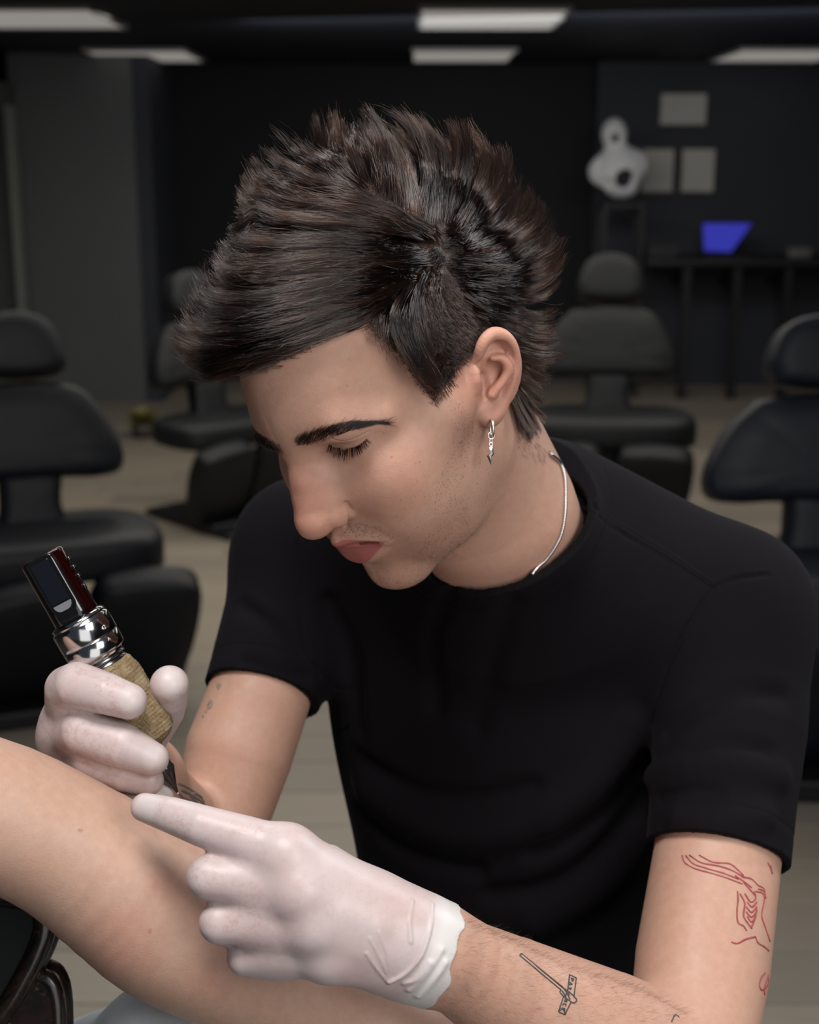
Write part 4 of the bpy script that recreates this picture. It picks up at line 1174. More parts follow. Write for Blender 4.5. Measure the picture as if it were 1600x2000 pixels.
ink([cr([(985, 845), (1000, 815), (1018, 826)])], .00045, M['ink'], 'tip of a small grey line mark near the elbow')
def cr3(pts): return [(x/3.2, 1030+y/3.2) for x, y in pts]
FAR = [[(1335, 945), (1322, 965), (1330, 985)], [(1345, 950), (1335, 975)], [(1285, 1045), (1275, 1075), (1262, 1100), (1250, 1130)], [(1292, 1060), (1285, 1090), (1268, 1105)], [(1240, 1140), (1228, 1160)], [(1280, 1050), (1262, 1085)]]
FAR = [[(x+38, y+30) for x, y in l] for l in FAR]
ink([cr3(l) for l in FAR], .0007, M['ink_faded'], 'faded grey tattoo above the elbow', (.9, 1.3))
WR = [[(1130, 1640), (1180, 1665), (1240, 1700), (1290, 1745)], [(1150, 1690), (1200, 1715), (1260, 1745)], [(1110, 1600), (1160, 1620), (1215, 1655), (1260, 1690)], [(1180, 1640), (1190, 1680), (1230, 1720)], [(1210, 1660), (1250, 1680), (1275, 1720)], [(1120, 1660), (1150, 1700), (1190, 1725)]]
ink([cr3(l) for l in WR], .0010, M['ink_faded'], 'blurred grey tattoo on the far wrist', (.85, 1.2))
# necklace
np_px = [(1062, 876), (1074, 888), (1092, 906), (1101, 938), (1102, 985), (1097, 1030), (1086, 1060), (1066, 1090), (1050, 1105), (1030, 1115)]
Q = bulk_hits(np_px[1:-1], .85, 1.2); g = grad(body_field, Q, 1e-3)
pts = [(Q[0]+[-.012, -.008, .030], 0), (Q[0]+[-.004, -.004, .010], 0)]+[(q+n*.0012, 0) for q, n in zip(Q, g)]+[(Q[-1]+[-.004, .006, -.004], 0)]
pp = np.array([p for p, _ in spline(pts, 26)]); rr = .00125+.00012*np.sin(np.arange(len(pp))*np.pi/1.5)
V, F = tube(pp, rr, 10); nk = mesh_obj('necklace', to_world(V), F, M['silver'], artist); nk['label'] = 'pale silver snake chain'
# earring
lob = bulk_hits([(959, 826)])[0]; nl = grad(body_field, lob[None], 1e-3)[0]
hc = K(960.5, 837, lob[2]-.0008); R_ = .0062
a = np.linspace(0, 2*np.pi, 40, endpoint=False)
u1 = np.array([.12, 0, -1.0]); u1 /= np.linalg.norm(u1); v1 = np.array([.06, 1.0, .0])
er = mesh_obj('earring', to_world(tube(hc+R_*(np.cos(a)[:, None]*v1*.95+np.sin(a)[:, None]*u1*.8), .00085, 10, True)[0]), tube(hc+R_*(np.cos(a)[:, None]*v1*.95+np.sin(a)[:, None]*u1*.8), .00085, 10, True)[1], M['silver'], artist)
er['label'] = 'silver hoop with a lightning bolt charm'
zc = lob[2]-.0035
def ring(px, py, rp, tr, nm, tx=1, ty=1):
    c = K(px, py, zc); R2 = rp/FPX*zc
    v, f = tube(c+R2*(np.cos(a)[:, None]*np.array([tx, 0, .25])+np.sin(a)[:, None]*np.array([0, ty, 0])), tr, 8, True)
    return mesh_obj(nm, to_world(v), f, M['silver'], er)
ring(959.5, 851, 6.2, .00042, 'jump_ring'); ring(959, 861, 3.2, .0004, 'jump_ring', .8, 1.3); ring(959, 868, 3.4, .00045, 'jump_ring')
bp = [(956, 873), (962.4, 872), (965.5, 887), (960.5, 892), (959.3, 909), (951, 890.5), (957.6, 885)]
f0 = np.array([K(x, y, zc-.0004) for x, y in bp]); b0 = np.array([K(x, y, zc+.0010) for x, y in bp]); cc = f0.mean(0)+[0, 0, -.0007]
n = len(bp); V = np.concatenate([f0, b0, (f0*.55+cc*.45)+[0, 0, -.0004]])
F = [(i, (i+1) % n, 2*n+(i+1) % n, 2*n+i) for i in range(n)]+[tuple(2*n+i for i in range(n))]+[(n+i, n+(i+1) % n, (i+1) % n, i) for i in range(n)]+[tuple(n+i for i in range(n))[::-1]]
mesh_obj('bolt_charm', to_world(V), F, M['silver_dark'], er, smooth=False)
# stitching on the T-shirt
def stitches(pix, off, n):
    P = np.array(pix, float); s = np.r_[0, np.cumsum(np.linalg.norm(np.diff(P, axis=0), axis=1))]; t = np.linspace(0, s[-1], 2*n)
    q = np.stack([np.interp(t, s, P[:, 0]), np.interp(t, s, P[:, 1])], 1)+off
    global body_field
    keep = body_field; globals()['body_field'] = sf; h = bulk_hits(q, .9, 1.3); globals()['body_field'] = keep
    return [tube(np.stack([h[2*i]+[0, 0, -.0002], h[2*i+1]+[0, 0, -.0002]]), .00022, 5) for i in range(n)]
st = stitches([(1180, 1000), (1220, 1026), (1305, 1075), (1398, 1138)], (0, 0), 62)+stitches([(1176, 1006), (1216, 1033), (1302, 1083), (1392, 1145)], (0, 0), 62)
V, F = merge(st); so = mesh_obj('stitching', to_world(V), F, M['cotton_seam'], shirt); so['kind'] = 'stuff'
log('details')
# ------------------------------------------------------------------ tattoo machine
TA, TB = K(80, 1084, .868), K(352, 1557, .893)
TX = (TB-TA); TLEN = np.linalg.norm(TX); TX /= TLEN
# screen faces the viewer, a little to the upper right
TF = np.array([-.10, -.10, -1.0]); TF -= TX*(TF@TX); TF /= np.linalg.norm(TF); TS = np.cross(TX, TF)
if TS[0] < 0: TS = -TS
mm = TLEN/.175
def TP(s, r, a): return TA+TX*s*mm+(np.cos(a)*TF+np.sin(a)*TS)*r
def lathe(prof, n=48, caps=True, shape=None):
    V, F = [], []
    ang = np.linspace(0, 2*np.pi, n, endpoint=False)
    for s, r in prof:
        for a in ang:
            rr = r if shape is None else shape(r, a, s)
            V.append(TP(s, rr, a))
    m = len(prof)
    for i in range(m-1):
        for k in range(n): F.append((i*n+k, (i+1)*n+k, (i+1)*n+(k+1) % n, i*n+(k+1) % n))
    if caps: F.append(tuple(range(n))); F.append(tuple((m-1)*n+k for k in range(n))[::-1])
    return np.array(V), F
root = empty('tattoo_machine', tuple(to_world(TB)))
tag(root, 'wireless tattoo machine with dark screen, chrome rings and tan wrapped grip', 'tattoo machine')
red = NT('red_side_reflection'); red.set(Base_Color=(.045, .0016, .0022), Metallic=.85, Roughness=.22, Coat_Weight=.6); M['red'] = red.m  # red reflections on the black body's sides, painted as a colour
M['gloss_black'] = simple('gloss_black', (.0045, .0045, .005), .16, .0, Coat_Weight=.5)
M['chrome'] = simple('chrome_ring', (.55, .55, .56), .14, 1)
M['chrome_dark'] = simple('dark_chrome', (.20, .20, .21), .22, 1)
M['glass'] = simple('screen_glass', (.006, .008, .012), .06, 0, Coat_Weight=1.0)
flat = lambda r, a, s: min(r, r*.86/max(np.cos(a), .35)) if np.cos(a) > .35 else r
prof = [(0, .0105), (.0005, .0128), (.0014, .0140), (.003, .0144), (.012, .0145), (.025, .0146), (.040, .0147), (.0485, .0150)]
M['gloss_black'] = simple('gloss_black', (.0045, .0045, .005), .16, .0, Coat_Weight=.5)
tb = mesh_obj('body', *(lambda v, f: (to_world(v), f))(*lathe(prof, 64, True, flat)), [M['gloss_black'], M['red']], root)
for i, p in enumerate(tb.data.polygons):
    a_ = ((i % 64)+.5)/64*360; a_ = min(a_, 360-a_)
    if i < 64*(len(prof)-1) and 44 < a_ < 100: p.material_index = 1
def plate(pts, s_r, th, mat, nm, par, rise=0.0):
    """flat plate on the front face: pts (along, across) in metres"""
    n = len(pts); V = []
    for lay in (0, 1):
        for s, x in pts:
            k = 1.0 if lay == 0 else .94
            V.append(TA+TX*s*mm+TS*x*(k if lay else 1)+TF*(s_r+rise+th*lay))
    F = [tuple(n+i for i in range(n))]+[(i, (i+1) % n, n+(i+1) % n, n+i) for i in range(n)]+[tuple(range(n))[::-1]]
    return mesh_obj(nm, to_world(np.array(V)), F, mat, par, smooth=False)
def rrect(s0, s1, w, r, n=5, bot=None):
    out = []
    for cs, cx, a0 in ((s0+r, w-r, 0), (s0+r, -w+r, 90), (s1-(bot or r), -w+(bot or r), 180), (s1-(bot or r), w-(bot or r), 270)):
        rr = r if a0 < 180 else (bot or r)
        for k in range(n):
            a = math.radians(a0+90*k/(n-1)); out.append((cs-rr*math.cos(a-0) if a0 in (0,) else cs, cx))
    # simple rounded corners
    out = []
    def arc(cs, cx, rr, a0):
        for k in range(n):
            a = math.radians(a0+90*k/(n-1)); out.append((cs+rr*math.sin(a), cx+rr*math.cos(a)))
    rb = bot or r
    arc(s1-rb, w-rb, rb, 0); arc(s1-rb, -w+rb, rb, 90); arc(s0+r, -w+r, r, 180); arc(s0+r, w-r, r, 270)
    return out
bez = plate(rrect(.0012, .0400, .0084, .0012, 6, .0068), .0120, .0008, M['gloss_black'], 'screen_bezel', root)
plate(rrect(.0030, .0300, .0065, .0010, 5), .0129, .0004, M['glass'], 'screen', root)
plate(rrect(.0312, .0358, .0062, .0004, 6, .0042), .0129, .0006, simple('grey_key', (.22, .23, .25), .35, .3), 'front_key', root)
for s in (.010, .016, .022, .029):
    c = TP(s, .0152, math.radians(82)); v, f = tube(np.array([c-TX*.0018, c+TX*.0018]), .0011, 8); mesh_obj('side_button', to_world(v), f, M['gloss_black'], root)
mesh_obj('adjustment_ring', *(lambda v, f: (to_world(v), f))(*lathe([(.0437, .0148), (.0444, .0160), (.0458, .0184), (.0464, .0178), (.0474, .0178), (.0482, .0189), (.0494, .0192), (.0600, .0192), (.0606, .0187)], 72)), M['chrome'], root)
lr = mesh_obj('lower_ring', *(lambda v, f: (to_world(v), f))(*lathe([(.0607, .0187), (.0613, .0191), (.0692, .0188), (.0704, .0182), (.0712, .0170), (.0718, .0160), (.0728, .0158), (.0736, .0150)], 72)), M['chrome'], root)
mesh_obj('neck', *(lambda v, f: (to_world(v), f))(*lathe([(.0732, .0145), (.0740, .0145), (.0744, .0160), (.0756, .0160), (.0761, .0146), (.0772, .0144), (.0776, .0155), (.0786, .0155), (.0792, .0140)], 64)), M['chrome_dark'], root)
# the numerals on the ring
def ring_text(txt, s, ang, size, r):
    cu = bpy.data.curves.new('t', 'FONT'); cu.body = txt; cu.size = 1; cu.align_x = 'CENTER'; cu.align_y = 'CENTER'; cu.extrude = .01
    o = bpy.data.objects.new('t', cu); C.objects.link(o); bpy.context.view_layer.update()
    me = bpy.data.meshes.new_from_object(o.evaluated_get(bpy.context.evaluated_depsgraph_get()))
    v = np.empty(len(me.vertices)*3); me.vertices.foreach_get('co', v); v = v.reshape(-1, 3); F = [tuple(p.vertices) for p in me.polygons]
    bpy.data.objects.remove(o); bpy.data.curves.remove(cu)
    V = [TP(s-y*size, r+z*size*.5+.0001, ang+x*size/r) for x, y, z in v]
    return mesh_obj('engraved_mark', to_world(np.array(V)), F, simple('white_mark', (.75, .75, .75), .5), root, smooth=False)
ring_text('42', .0562, math.radians(52), .0036, .0191); ring_text('^', .0645, math.radians(50), .0046, .0190)
# wrapped grip: overlapping turns of stretch bandage
gp_ = []
N = 170
for i in range(N):
    s = .0783+(.1385-.0783)*i/(N-1); t = (s-.0783)/.0602
    r = np.interp(t, [0, .03, .15, .5, .80, .88, .94, .98, 1.0], [.0150, .0172, .0192, .0203, .0206, .0198, .0160, .0105, .0072]); gp_.append((s, r))
wrap = lambda r, a, s: r+.00014*(((s*1000*.42+a/6.283) % 1.0) < .5)*1.0+.00022*np.sin(s*7000+a*9)*np.sin(a*75+s*900)+.0002*np.sin(a*5+s*400)
t = NT('tan_bandage')
w = t.node('ShaderNodeTexWave', wave_type='BANDS', bands_direction='DIAGONAL'); w.inputs['Scale'].default_value = 520; w.inputs['Distortion'].default_value = 3; w.inputs['Detail'].default_value = 2; w.inputs['Detail Scale'].default_value = 2
t.link(t.coord(), w.inputs['Vector'])
v = t.node('ShaderNodeTexVoronoi'); v.inputs['Scale'].default_value = 1050; t.link(t.coord(), v.inputs['Vector'])
wv = t.math('MULTIPLY', w.outputs['Fac'], v.outputs['Distance'])
c = t.ramp(wv, [(.05, (.045, .026, .012)), (.22, (.26, .160, .070)), (.55, (.50, .345, .175))])
c = t.mix(t.ramp(t.noise(120, 4, .6), [(.48, (0, 0, 0)), (.62, (1, 1, 1))]), c, (.38, .30, .20), 'MIX')
c = t.mix(.35, c, t.ramp(wv, [(.05, (.05, .035, .015)), (.5, (.5, .38, .2))]))
t.set(Base_Color=c, Roughness=.62, Specular_IOR_Level=.4); t.bump(wv, .7, .0008); M['bandage'] = t.m
v_, f_ = lathe(gp_, 150, True, wrap); gw = mesh_obj('grip_wrap', to_world(v_), f_, M['bandage'], root)
M['tape'] = simple('clear_film', (.60, .50, .38), .3, 0, Alpha=1.0)
def strip(pts, wd, nm):
    """tape end lying on the grip: pts (s, angle)"""
    V, F = [], []
    P = np.array([p[:2] for p, _ in spline([(np.array([a, b, 0.0]), 0) for a, b in pts], 6)])
    for i, (s, a) in enumerate(P):
        t_ = (s-.0783)/.0602; r = np.interp(t_, [0, .03, .15, .5, .80, .88, .94, .98, 1.0], [.0150, .0172, .0192, .0203, .0206, .0198, .0160, .0105, .0072])+.0011
        for q, h in ((-1, 0), (-1, .0003), (1, .0003), (1, 0)): V.append(TP(s, r+h-.0004*(h == 0), a+q*wd/r))
    m = len(P)
    for i in range(m-1):
        for k in range(4): F.append((i*4+k, i*4+(k+1) % 4, (i+1)*4+(k+1) % 4, (i+1)*4+k))
    F += [(0, 1, 2, 3), (4*m-1, 4*m-2, 4*m-3, 4*m-4)]
    mesh_obj(nm, to_world(np.array(V)), F, M['tape'], gw)
strip([(.082, -.35), (.090, -.15), (.097, -.05)], .0019, 'tape_end'); strip([(.081, .12), (.089, .08), (.099, .0)], .0020, 'tape_end'); strip([(.0802, .5), (.0810, .1), (.0825, -.4), (.084, -.7)], .0004, 'tape_edge')
mesh_obj('collar', *(lambda v, f: (to_world(v), f))(*lathe([(.1360, .0070), (.1372, .0074), (.1410, .0072), (.1416, .0060)], 40)), M['gloss_black'], root)
cart = NT('smoked_plastic'); cart.set(Base_Color=(.035, .030, .030), Roughness=.10, Transmission_Weight=.35, IOR=1.45, Coat_Weight=.4); M['cart'] = cart.m
mesh_obj('cartridge', *(lambda v, f: (to_world(v), f))(*lathe([(.1400, .0058), (.1420, .0062), (.1480, .0066), (.1500, .0064), (.1520, .0064), (.1545, .0072), (.1570, .0062), (.1620, .0042), (.1660, .0024), (.1690, .0014), (.1712, .0010)], 36)), M['cart'], root)
mesh_obj('needle', *(lambda v, f: (to_world(v), f))(*lathe([(.1700, .0005), (.1730, .0004), (.1752, .0001)], 10)), M['chrome'], root)
# ------------------------------------------------------------------ arm of the chair and the client's trousers at the bottom left
t = NT('worn_dark_wood')
n = t.noise(9, 6, .7, vec=t.mapped((6, 30, 6))); e = t.noise(90, 5, .7)
c = t.mix(t.ramp(n, [(.40, (0, 0, 0)), (.62, (1, 1, 1))]), (.005, .0045, .005), (.026, .012, .007))
c = t.mix(t.ramp(e, [(.60, (0, 0, 0)), (.68, (1, 1, 1))]), c, (.13, .062, .028)); t.set(Base_Color=c, Roughness=.28, Coat_Weight=.3); t.bump(n, .25, .001); M['worn_wood'] = t.m
M['dark_leather'] = simple('dark_leather', (.0045, .0055, .0055), .55, Specular_IOR_Level=.3)
ar = empty('chair_arm', tuple(to_world(K(40, 1950, .93)))); tag(ar, 'dark wooden chair arm with worn glossy rim under the bare arm', 'chair arm')
def slab(pix, z0, z1, mat, nm, par):
    n = len(pix); V = np.array([K(x, y, z0) for x, y in pix]+[K(x, y, z0)+np.array([0, .004, z1-z0]) for x, y in pix])
    F = [tuple(range(n))[::-1], tuple(range(n, 2*n))]+[(i, (i+1) % n, n+(i+1) % n, n+i) for i in range(n)]
    return mesh_obj(nm, to_world(V), F, mat, par, smooth=False)
rim = [(-120, 1745), (-20, 1748), (50, 1756), (84, 1778), (87, 1816), (72, 1862), (49, 1908), (20, 1958), (-18, 2005), (-70, 2050)]
slab([(x-4, y+4) for x, y in rim], .884, .94, M['dark_leather'], 'pad', ar)
fl = Group(); pth = spline([(K(x, y, .884), .0068) for x, y in rim], 4)
for (p, r), (q, r2) in zip(pth[:-1], pth[1:]): fl.cone(p, q, .0068, .0068, .002); fl.cone(p+[0, .0, .014], q+[0, 0, .014], .0058, .0058, .006)
ff = Field([fl]); V, Q = surface_nets(ff, (-.33, .19, .86), (-.18, .38, .93), .0022); V = relax(V, Q); mesh_obj('rim', to_world(V), Q, M['worn_wood'], ar)
low = [(60, 1905), (92, 1912), (108, 1940), (113, 1990), (108, 2060), (60, 2110), (-40, 2110), (-40, 2010), (20, 1970)]
sl = Group(); q_ = spline([(K(x, y, .897), .0058) for x, y in low[:6]], 4); sl.chain(q_, .003); sl.chain([(p+[0, 0, .018], r) for p, r in q_], .012)
ff = Field([sl]); V, Q = surface_nets(ff, (-.32, .23, .87), (-.18, .42, .94), .0022); V = relax(V, Q); mesh_obj('lower_rim', to_world(V), Q, M['worn_wood'], ar)
slab([(x-3, y+3) for x, y in low], .892, .93, M['worn_wood'], 'support', ar)
t = NT('pale_denim'); n = t.noise(60, 5, .7); t.set(Base_Color=t.mix(n, (.52, .56, .58), (.66, .70, .72)), Roughness=.9); t.bump(t.noise(900, 3), .4, .0008)
tg = Group(); tg.cone(K(195, 2112, 1.01), K(330, 2066, .935), .048, .046, .02); tg.cone(K(330, 2066, .93), K(640, 2180, .90), .046, .060, .03)
tf = Field([tg]); V, Q = surface_nets(tf, (-.36, .25, .85), (.08, .50, 1.06), .005); V = relax(V, Q); V, Q, _ = subdivide(V, Q); V = project(tf, V, 1)
tr = mesh_obj('trousers', to_world(V), Q, t.m, client); tr['label'] = 'pale blue-grey trouser leg'
log('tool')
# ------------------------------------------------------------------ the studio behind
def WP(px, py, Y):
    """world point on the sight line of a measured place, at a depth Y into the room"""
    d = CW @ np.array([(px-800)/FPX, (py-1000)/FPX, 1.0]); return np.array([0, 0, CAM_H])+d*(Y/d[1])
def sb(name, mat, kind='structure', parent=None, *boxes, bevel=0.0):
    V, F = [], []
    for lo, hi in boxes:
        o = len(V); lo, hi = np.minimum(lo, hi), np.maximum(lo, hi)
        for x in (lo[0], hi[0]):
            for y in (lo[1], hi[1]):
                for z in (lo[2], hi[2]): V.append((x, y, z))
        F += [tuple(o+i for i in q) for q in ((0, 1, 3, 2), (4, 6, 7, 5), (0, 4, 5, 1), (2, 3, 7, 6), (0, 2, 6, 4), (1, 5, 7, 3))]
    ob = mesh_obj(name, V, F, mat, parent, smooth=False)
    if bevel:
        m = ob.modifiers.new('b', 'BEVEL'); m.width = bevel; m.segments = 3; m.limit_method = 'ANGLE'
    if kind: ob['kind'] = kind
    return ob
CEIL = 2.35; BACK = 10.6; RX = 3.6; LX = -3.6
def paint(name, a, b, rough=.7):
    t = NT(name); n = t.noise(2.5, 4, .6); t.set(Base_Color=t.mix(n, a, b), Roughness=rough, Specular_IOR_Level=.3); return t.m
wall_m = paint('black_wall_paint', (.030, .033, .042), (.038, .042, .052)); dark_m = paint('deep_black', (.005, .0055, .008), (.007, .008, .011)); grey_m = paint('grey_panel', (.085, .092, .096), (.105, .112, .114), .6)
ceil_m = paint('black_ceiling', (.014, .016, .024), (.022, .025, .038), .6)
sb('wall_back', dark_m, 'structure', None, ((LX, BACK, 0), (RX, BACK+.1, CEIL)))
sb('wall_right', wall_m, 'structure', None, ((RX, -2.4, 0), (RX+.1, BACK, CEIL+.9)))
sb('wall_left', wall_m, 'structure', None, ((LX-.1, -2.4, 0), (LX, BACK, CEIL+.9)))
sb('ceiling', ceil_m, 'structure', None, ((LX, 3.2, CEIL), (RX, BACK, CEIL+.1)))
sb('trim_1', ceil_m, 'structure', None, ((LX, 3.1, CEIL), (RX, 3.2, CEIL+.9)))
x0, x1 = WP(1160, 400, 10.4)[0], RX
sb('wall_back', wall_m, 'structure', None, ((x0, 10.38, 0), (x1, BACK, CEIL)))
pa, pb = WP(32, 400, 9.6)[0], WP(268, 400, 9.6)[0]
sb('wall_back', grey_m, 'structure', None, ((pa, 9.6, 0), (pb, BACK, CEIL)))
sb('trim_2', wall_m, 'structure', None, ((pb, 9.62, 0), (pb+.11, BACK, CEIL)))
sb('wall_back', paint('green_grey_panel', (.06, .068, .063), (.075, .083, .078), .6), 'structure', None, ((LX, 9.3, 0), (WP(22, 400, 9.3)[0], BACK, 2.15)))
ps = WP(38, 400, 9.25)[0]
sb('trim_3', simple('pale_edge_strip', (.16, .17, .155), .5), 'structure', None, ((ps-.045, 9.2, WP(38, 620, 9.25)[2]), (ps+.005, 9.3, 2.0)))
# floor boards
fl = mesh_obj('floor', [(LX, -2.4, -.02), (RX, -2.4, -.02), (RX, BACK, -.02), (LX, BACK, -.02)], [(0, 1, 2, 3)], simple('subfloor', (.05, .045, .04), .9), None, False); fl['kind'] = 'structure'
t = NT('oak_board'); oi = t.node('ShaderNodeObjectInfo')
g = t.noise(6, 6, .65, vec=t.mapped((1.2, 14, 1)))
c = t.mix(g, (.22, .19, .150), (.33, .285, .225)); c = t.mix(.8, c, t.ramp(oi.outputs['Random'], [(0, (.74, .74, .76)), (1, (1.12, 1.1, 1.05))]), 'MULTIPLY')
t.set(Base_Color=c, Roughness=.42); board_m = t.m
rb = random.Random(5); bw = .19; lengths = (1.2, 1.5, 1.8); bm_ = {}
for L in lengths:
    V = []; h = L/2-.002; w = bw/2-.0015
    for z, i in ((-.02, 0), (-.002, 0), (0, .002)): V += [(-h+i, -w+i, z), (h-i, -w+i, z), (h-i, w-i, z), (-h+i, w-i, z)]
    F = [(8, 9, 10, 11)]+[(k*4+j, k*4+(j+1) % 4, (k+1)*4+(j+1) % 4, (k+1)*4+j) for k in (0, 1) for j in range(4)]
    me = bpy.data.meshes.new('board'); me.from_pydata(V, [], F); me.materials.append(board_m); bm_[L] = me
y = 2.3
while y < BACK-.05:
    x = LX-rb.random()*.9
    while x < RX:
        L = rb.choice(lengths); cx = x+L/2; x += L
        if cx > RX: continue
        o = bpy.data.objects.new('board', bm_[L]); C.objects.link(o); o.location = (cx, y, 0); o.parent = fl
    y += bw
# ceiling lights
def lamp_panel(x0, x1, y0, y1, power, lab):
    r = empty('ceiling_light', ((x0+x1)/2, (y0+y1)/2, CEIL)); tag(r, lab, 'ceiling light', 'square panel lights in the black ceiling')
    sb('frame', simple('lamp_frame', (.30, .30, .30), .5), None, r, ((x0-.015, y0-.015, CEIL-.02), (x0, y1+.015, CEIL)), ((x1, y0-.015, CEIL-.02), (x1+.015, y1+.015, CEIL)), ((x0, y0-.015, CEIL-.02), (x1, y0, CEIL)), ((x0, y1, CEIL-.02), (x1, y1+.015, CEIL)))
    t = NT('lamp_diffuser'); t.set(Base_Color=(.4, .4, .38), Emission_Color=(1.0, .95, .89), Emission_Strength=power, Roughness=.8)
    sb('diffuser', t.m, None, r, ((x0, y0, CEIL-.012), (x1, y1, CEIL-.002)))
LP = .235
lamp_panel(-2.25, -1.53, 6.90, 7.80, LP, 'large panel light in the top left corner'); lamp_panel(.06, .76, 6.90, 7.80, LP, 'large panel light at the top middle')
lamp_panel(-2.09, -1.45, 9.26, 10.15, LP, 'smaller far panel light at the upper left'); lamp_panel(.03, .68, 9.26, 10.15, LP, 'smaller far panel light at the upper middle'); lamp_panel(2.12, 2.85, 9.20, 10.15, LP, 'panel light at the top right edge')
# pictures, ornament, desk
paper = simple('faded_paper', (.46, .45, .42), .8); framem = simple('thin_frame', (.05, .05, .05), .5)
for (a, b, c_, d), lab in (((1292, 184, 1377, 243), 'wide pale picture, the highest on the black wall'), ((1256, 292, 1312, 374), 'small upright pale picture beside the white ornament'), ((1334, 292, 1392, 374), 'small upright pale picture right of its twin')):
    p0, p1 = WP(a, b, 10.36), WP(c_, d, 10.36); r = empty('picture', (p0[0], 10.36, p1[2])); tag(r, lab, 'picture', 'pictures on the back wall')
    sb('frame', framem, None, r, ((p0[0]-.012, 10.35, p1[2]-.012), (p1[0]+.012, 10.38, p0[2]+.012)))
    sb('print', paper, None, r, ((p0[0], 10.345, p1[2]), (p1[0], 10.352, p0[2])))
orn = Group(); Yo = 9.9
def wc(px, py, Y=Yo): return to_cam(WP(px, py, Y))
s_ = 1/270.
orn.ell(wc(1200, 262), (24*s_, 30*s_, .09), .04); orn.ell(wc(1210, 330), (46*s_, 46*s_, .13), .05); orn.ell(wc(1215, 368), (30*s_, 20*s_, .09), .04); orn.ell(wc(1172, 335), (22*s_, 26*s_, .07), .04); orn.ell(wc(1245, 320), (20*s_, 24*s_, .07), .04)
for p, r in (((1200, 280), 9), ((1165, 328), 9), ((1258, 326), 8), ((1216, 356), 12), ((1190, 296), 7), ((1180, 368), 8)): orn.sph(wc(*p)-np.array([0, 0, .10]), r*s_*1.55, .01, '-')
core_ = Group()
for p in orn.p[:5]: core_.p.append(Prim('ell', '+', p.k, c=p.a['c'], h=np.array(p.a['h'])*.72, rot=None))
of = Field([orn]); c0 = wc(1210, 320); V, Q = surface_nets(of, c0-[.3, .4, .25], c0+[.3, .4, .25], .012); V = relax(V, Q)
oo = mesh_obj('ornament', to_world(V), Q, simple('white_plaster', (.75, .75, .77), .7)); tag(oo, 'white lumpy ornament with dark hollows on the black stand', 'ornament')
V, Q = surface_nets(Field([core_]), c0-[.3, .4, .25], c0+[.3, .4, .25], .015); mesh_obj('shade_core', to_world(V), Q, simple('core_shade', (.02, .02, .03), .8), oo)  # black core put inside so the holes look shaded
stt = empty('stand', (WP(1213, 400, Yo)[0], Yo, 0)); tag(stt, 'tall black stand under the white ornament', 'stand'); sx = WP(1213, 400, Yo)[0]; zt = WP(1213, 396, Yo)[2]
blk = simple('black_lacquer', (.006, .006, .008), .45)
sb('top', blk, None, stt, ((sx-.15, Yo-.14, zt-.03), (sx+.15, Yo+.14, zt)), bevel=.005)
for dx in (-.13, .13):
    for dy in (-.12, .12): sb('leg', blk, None, stt, ((sx+dx-.015, Yo+dy-.015, 0), (sx+dx+.015, Yo+dy+.015, zt-.03)))
for k in range(3): sb('shelf', blk, None, stt, ((sx-.13, Yo-.12, .25+k*.3), (sx+.13, Yo+.12, .27+k*.3)))
Yd = 9.75; zd = WP(1400, 505, Yd)[2]; xd0, xd1 = WP(1262, 505, Yd)[0], RX-.02
dk = empty('desk', ((xd0+xd1)/2, Yd, 0)); tag(dk, 'long black desk along the right of the back wall', 'desk')
sb('desktop', blk, None, dk, ((xd0, Yd-.05, zd-.05), (xd1, Yd+.6, zd)), bevel=.006)
for px in (1342, 1440, 1540): x = WP(px, 560, Yd)[0]; sb('leg', blk, None, dk, ((x-.03, Yd, 0), (x+.03, Yd+.05, zd-.05))); sb('brace', blk, None, dk, ((x-.02, Yd+.05, zd-.20), (x+.02, Yd+.5, zd-.16)))
lt = empty('laptop', (WP(1405, 500, Yd+.2)[0], Yd+.2, zd)); tag(lt, 'open laptop with a glowing blue screen on the black desk', 'laptop')
q = [WP(1373, 437, Yd+.2), WP(1468, 437, Yd+.2), WP(1428, 492, Yd+.12), WP(1376, 490, Yd+.12)]
def quadslab(q, th, mat, nm, par):
    n = np.cross(q[1]-q[0], q[3]-q[0]); n /= np.linalg.norm(n); V = [*q, *[p+n*th for p in q]]
    return mesh_obj(nm, V, [(0, 1, 2, 3), (7, 6, 5, 4), (0, 4, 5, 1), (1, 5, 6, 2), (2, 6, 7, 3), (3, 7, 4, 0)], mat, par, False)
t = NT('blue_screen'); t.set(Base_Color=(.01, .01, .05), Emission_Color=(.055, .06, .62), Emission_Strength=.55, Roughness=.3); bs = t.m
cen = sum(q)/4; lid = [cen+(p-cen)*1.06+np.array([0, .012, 0]) for p in q]
quadslab(lid, .01, blk, 'lid', lt); quadslab(q, -.004, bs, 'screen', lt)
sb('keyboard_base', blk, None, lt, ((q[3][0]-.02, Yd-.03, zd), (q[2][0]+.1, Yd+.13, zd+.015)))
def rbox(name, c, h, mat, par=None, bevel=.01, rz=0):
    o = sb(name, mat, None, None, (tuple(-np.array(h)), tuple(h)), bevel=bevel); o.location = c; o.rotation_euler = (0, 0, rz)
    if par is not None: o.location = Vector(c)-par.location; o.parent = par
    return o
x = WP(1292, 475, Yd+.1)[0]; o = rbox('box', (x, Yd+.15, zd+.045), (.11, .08, .045), simple('dull_grey_card', (.035, .035, .037), .7), rz=.2); tag(o, 'dark grey box on the left end of the desk', 'box')
x = WP(1562, 490, Yd+.1)[0]; o = rbox('tissue_pack', (x, Yd+.1, zd+.035), (.07, .05, .035), simple('pale_card', (.15, .15, .14), .8), rz=.3); tag(o, 'small pale pack on the right end of the desk', 'pack')
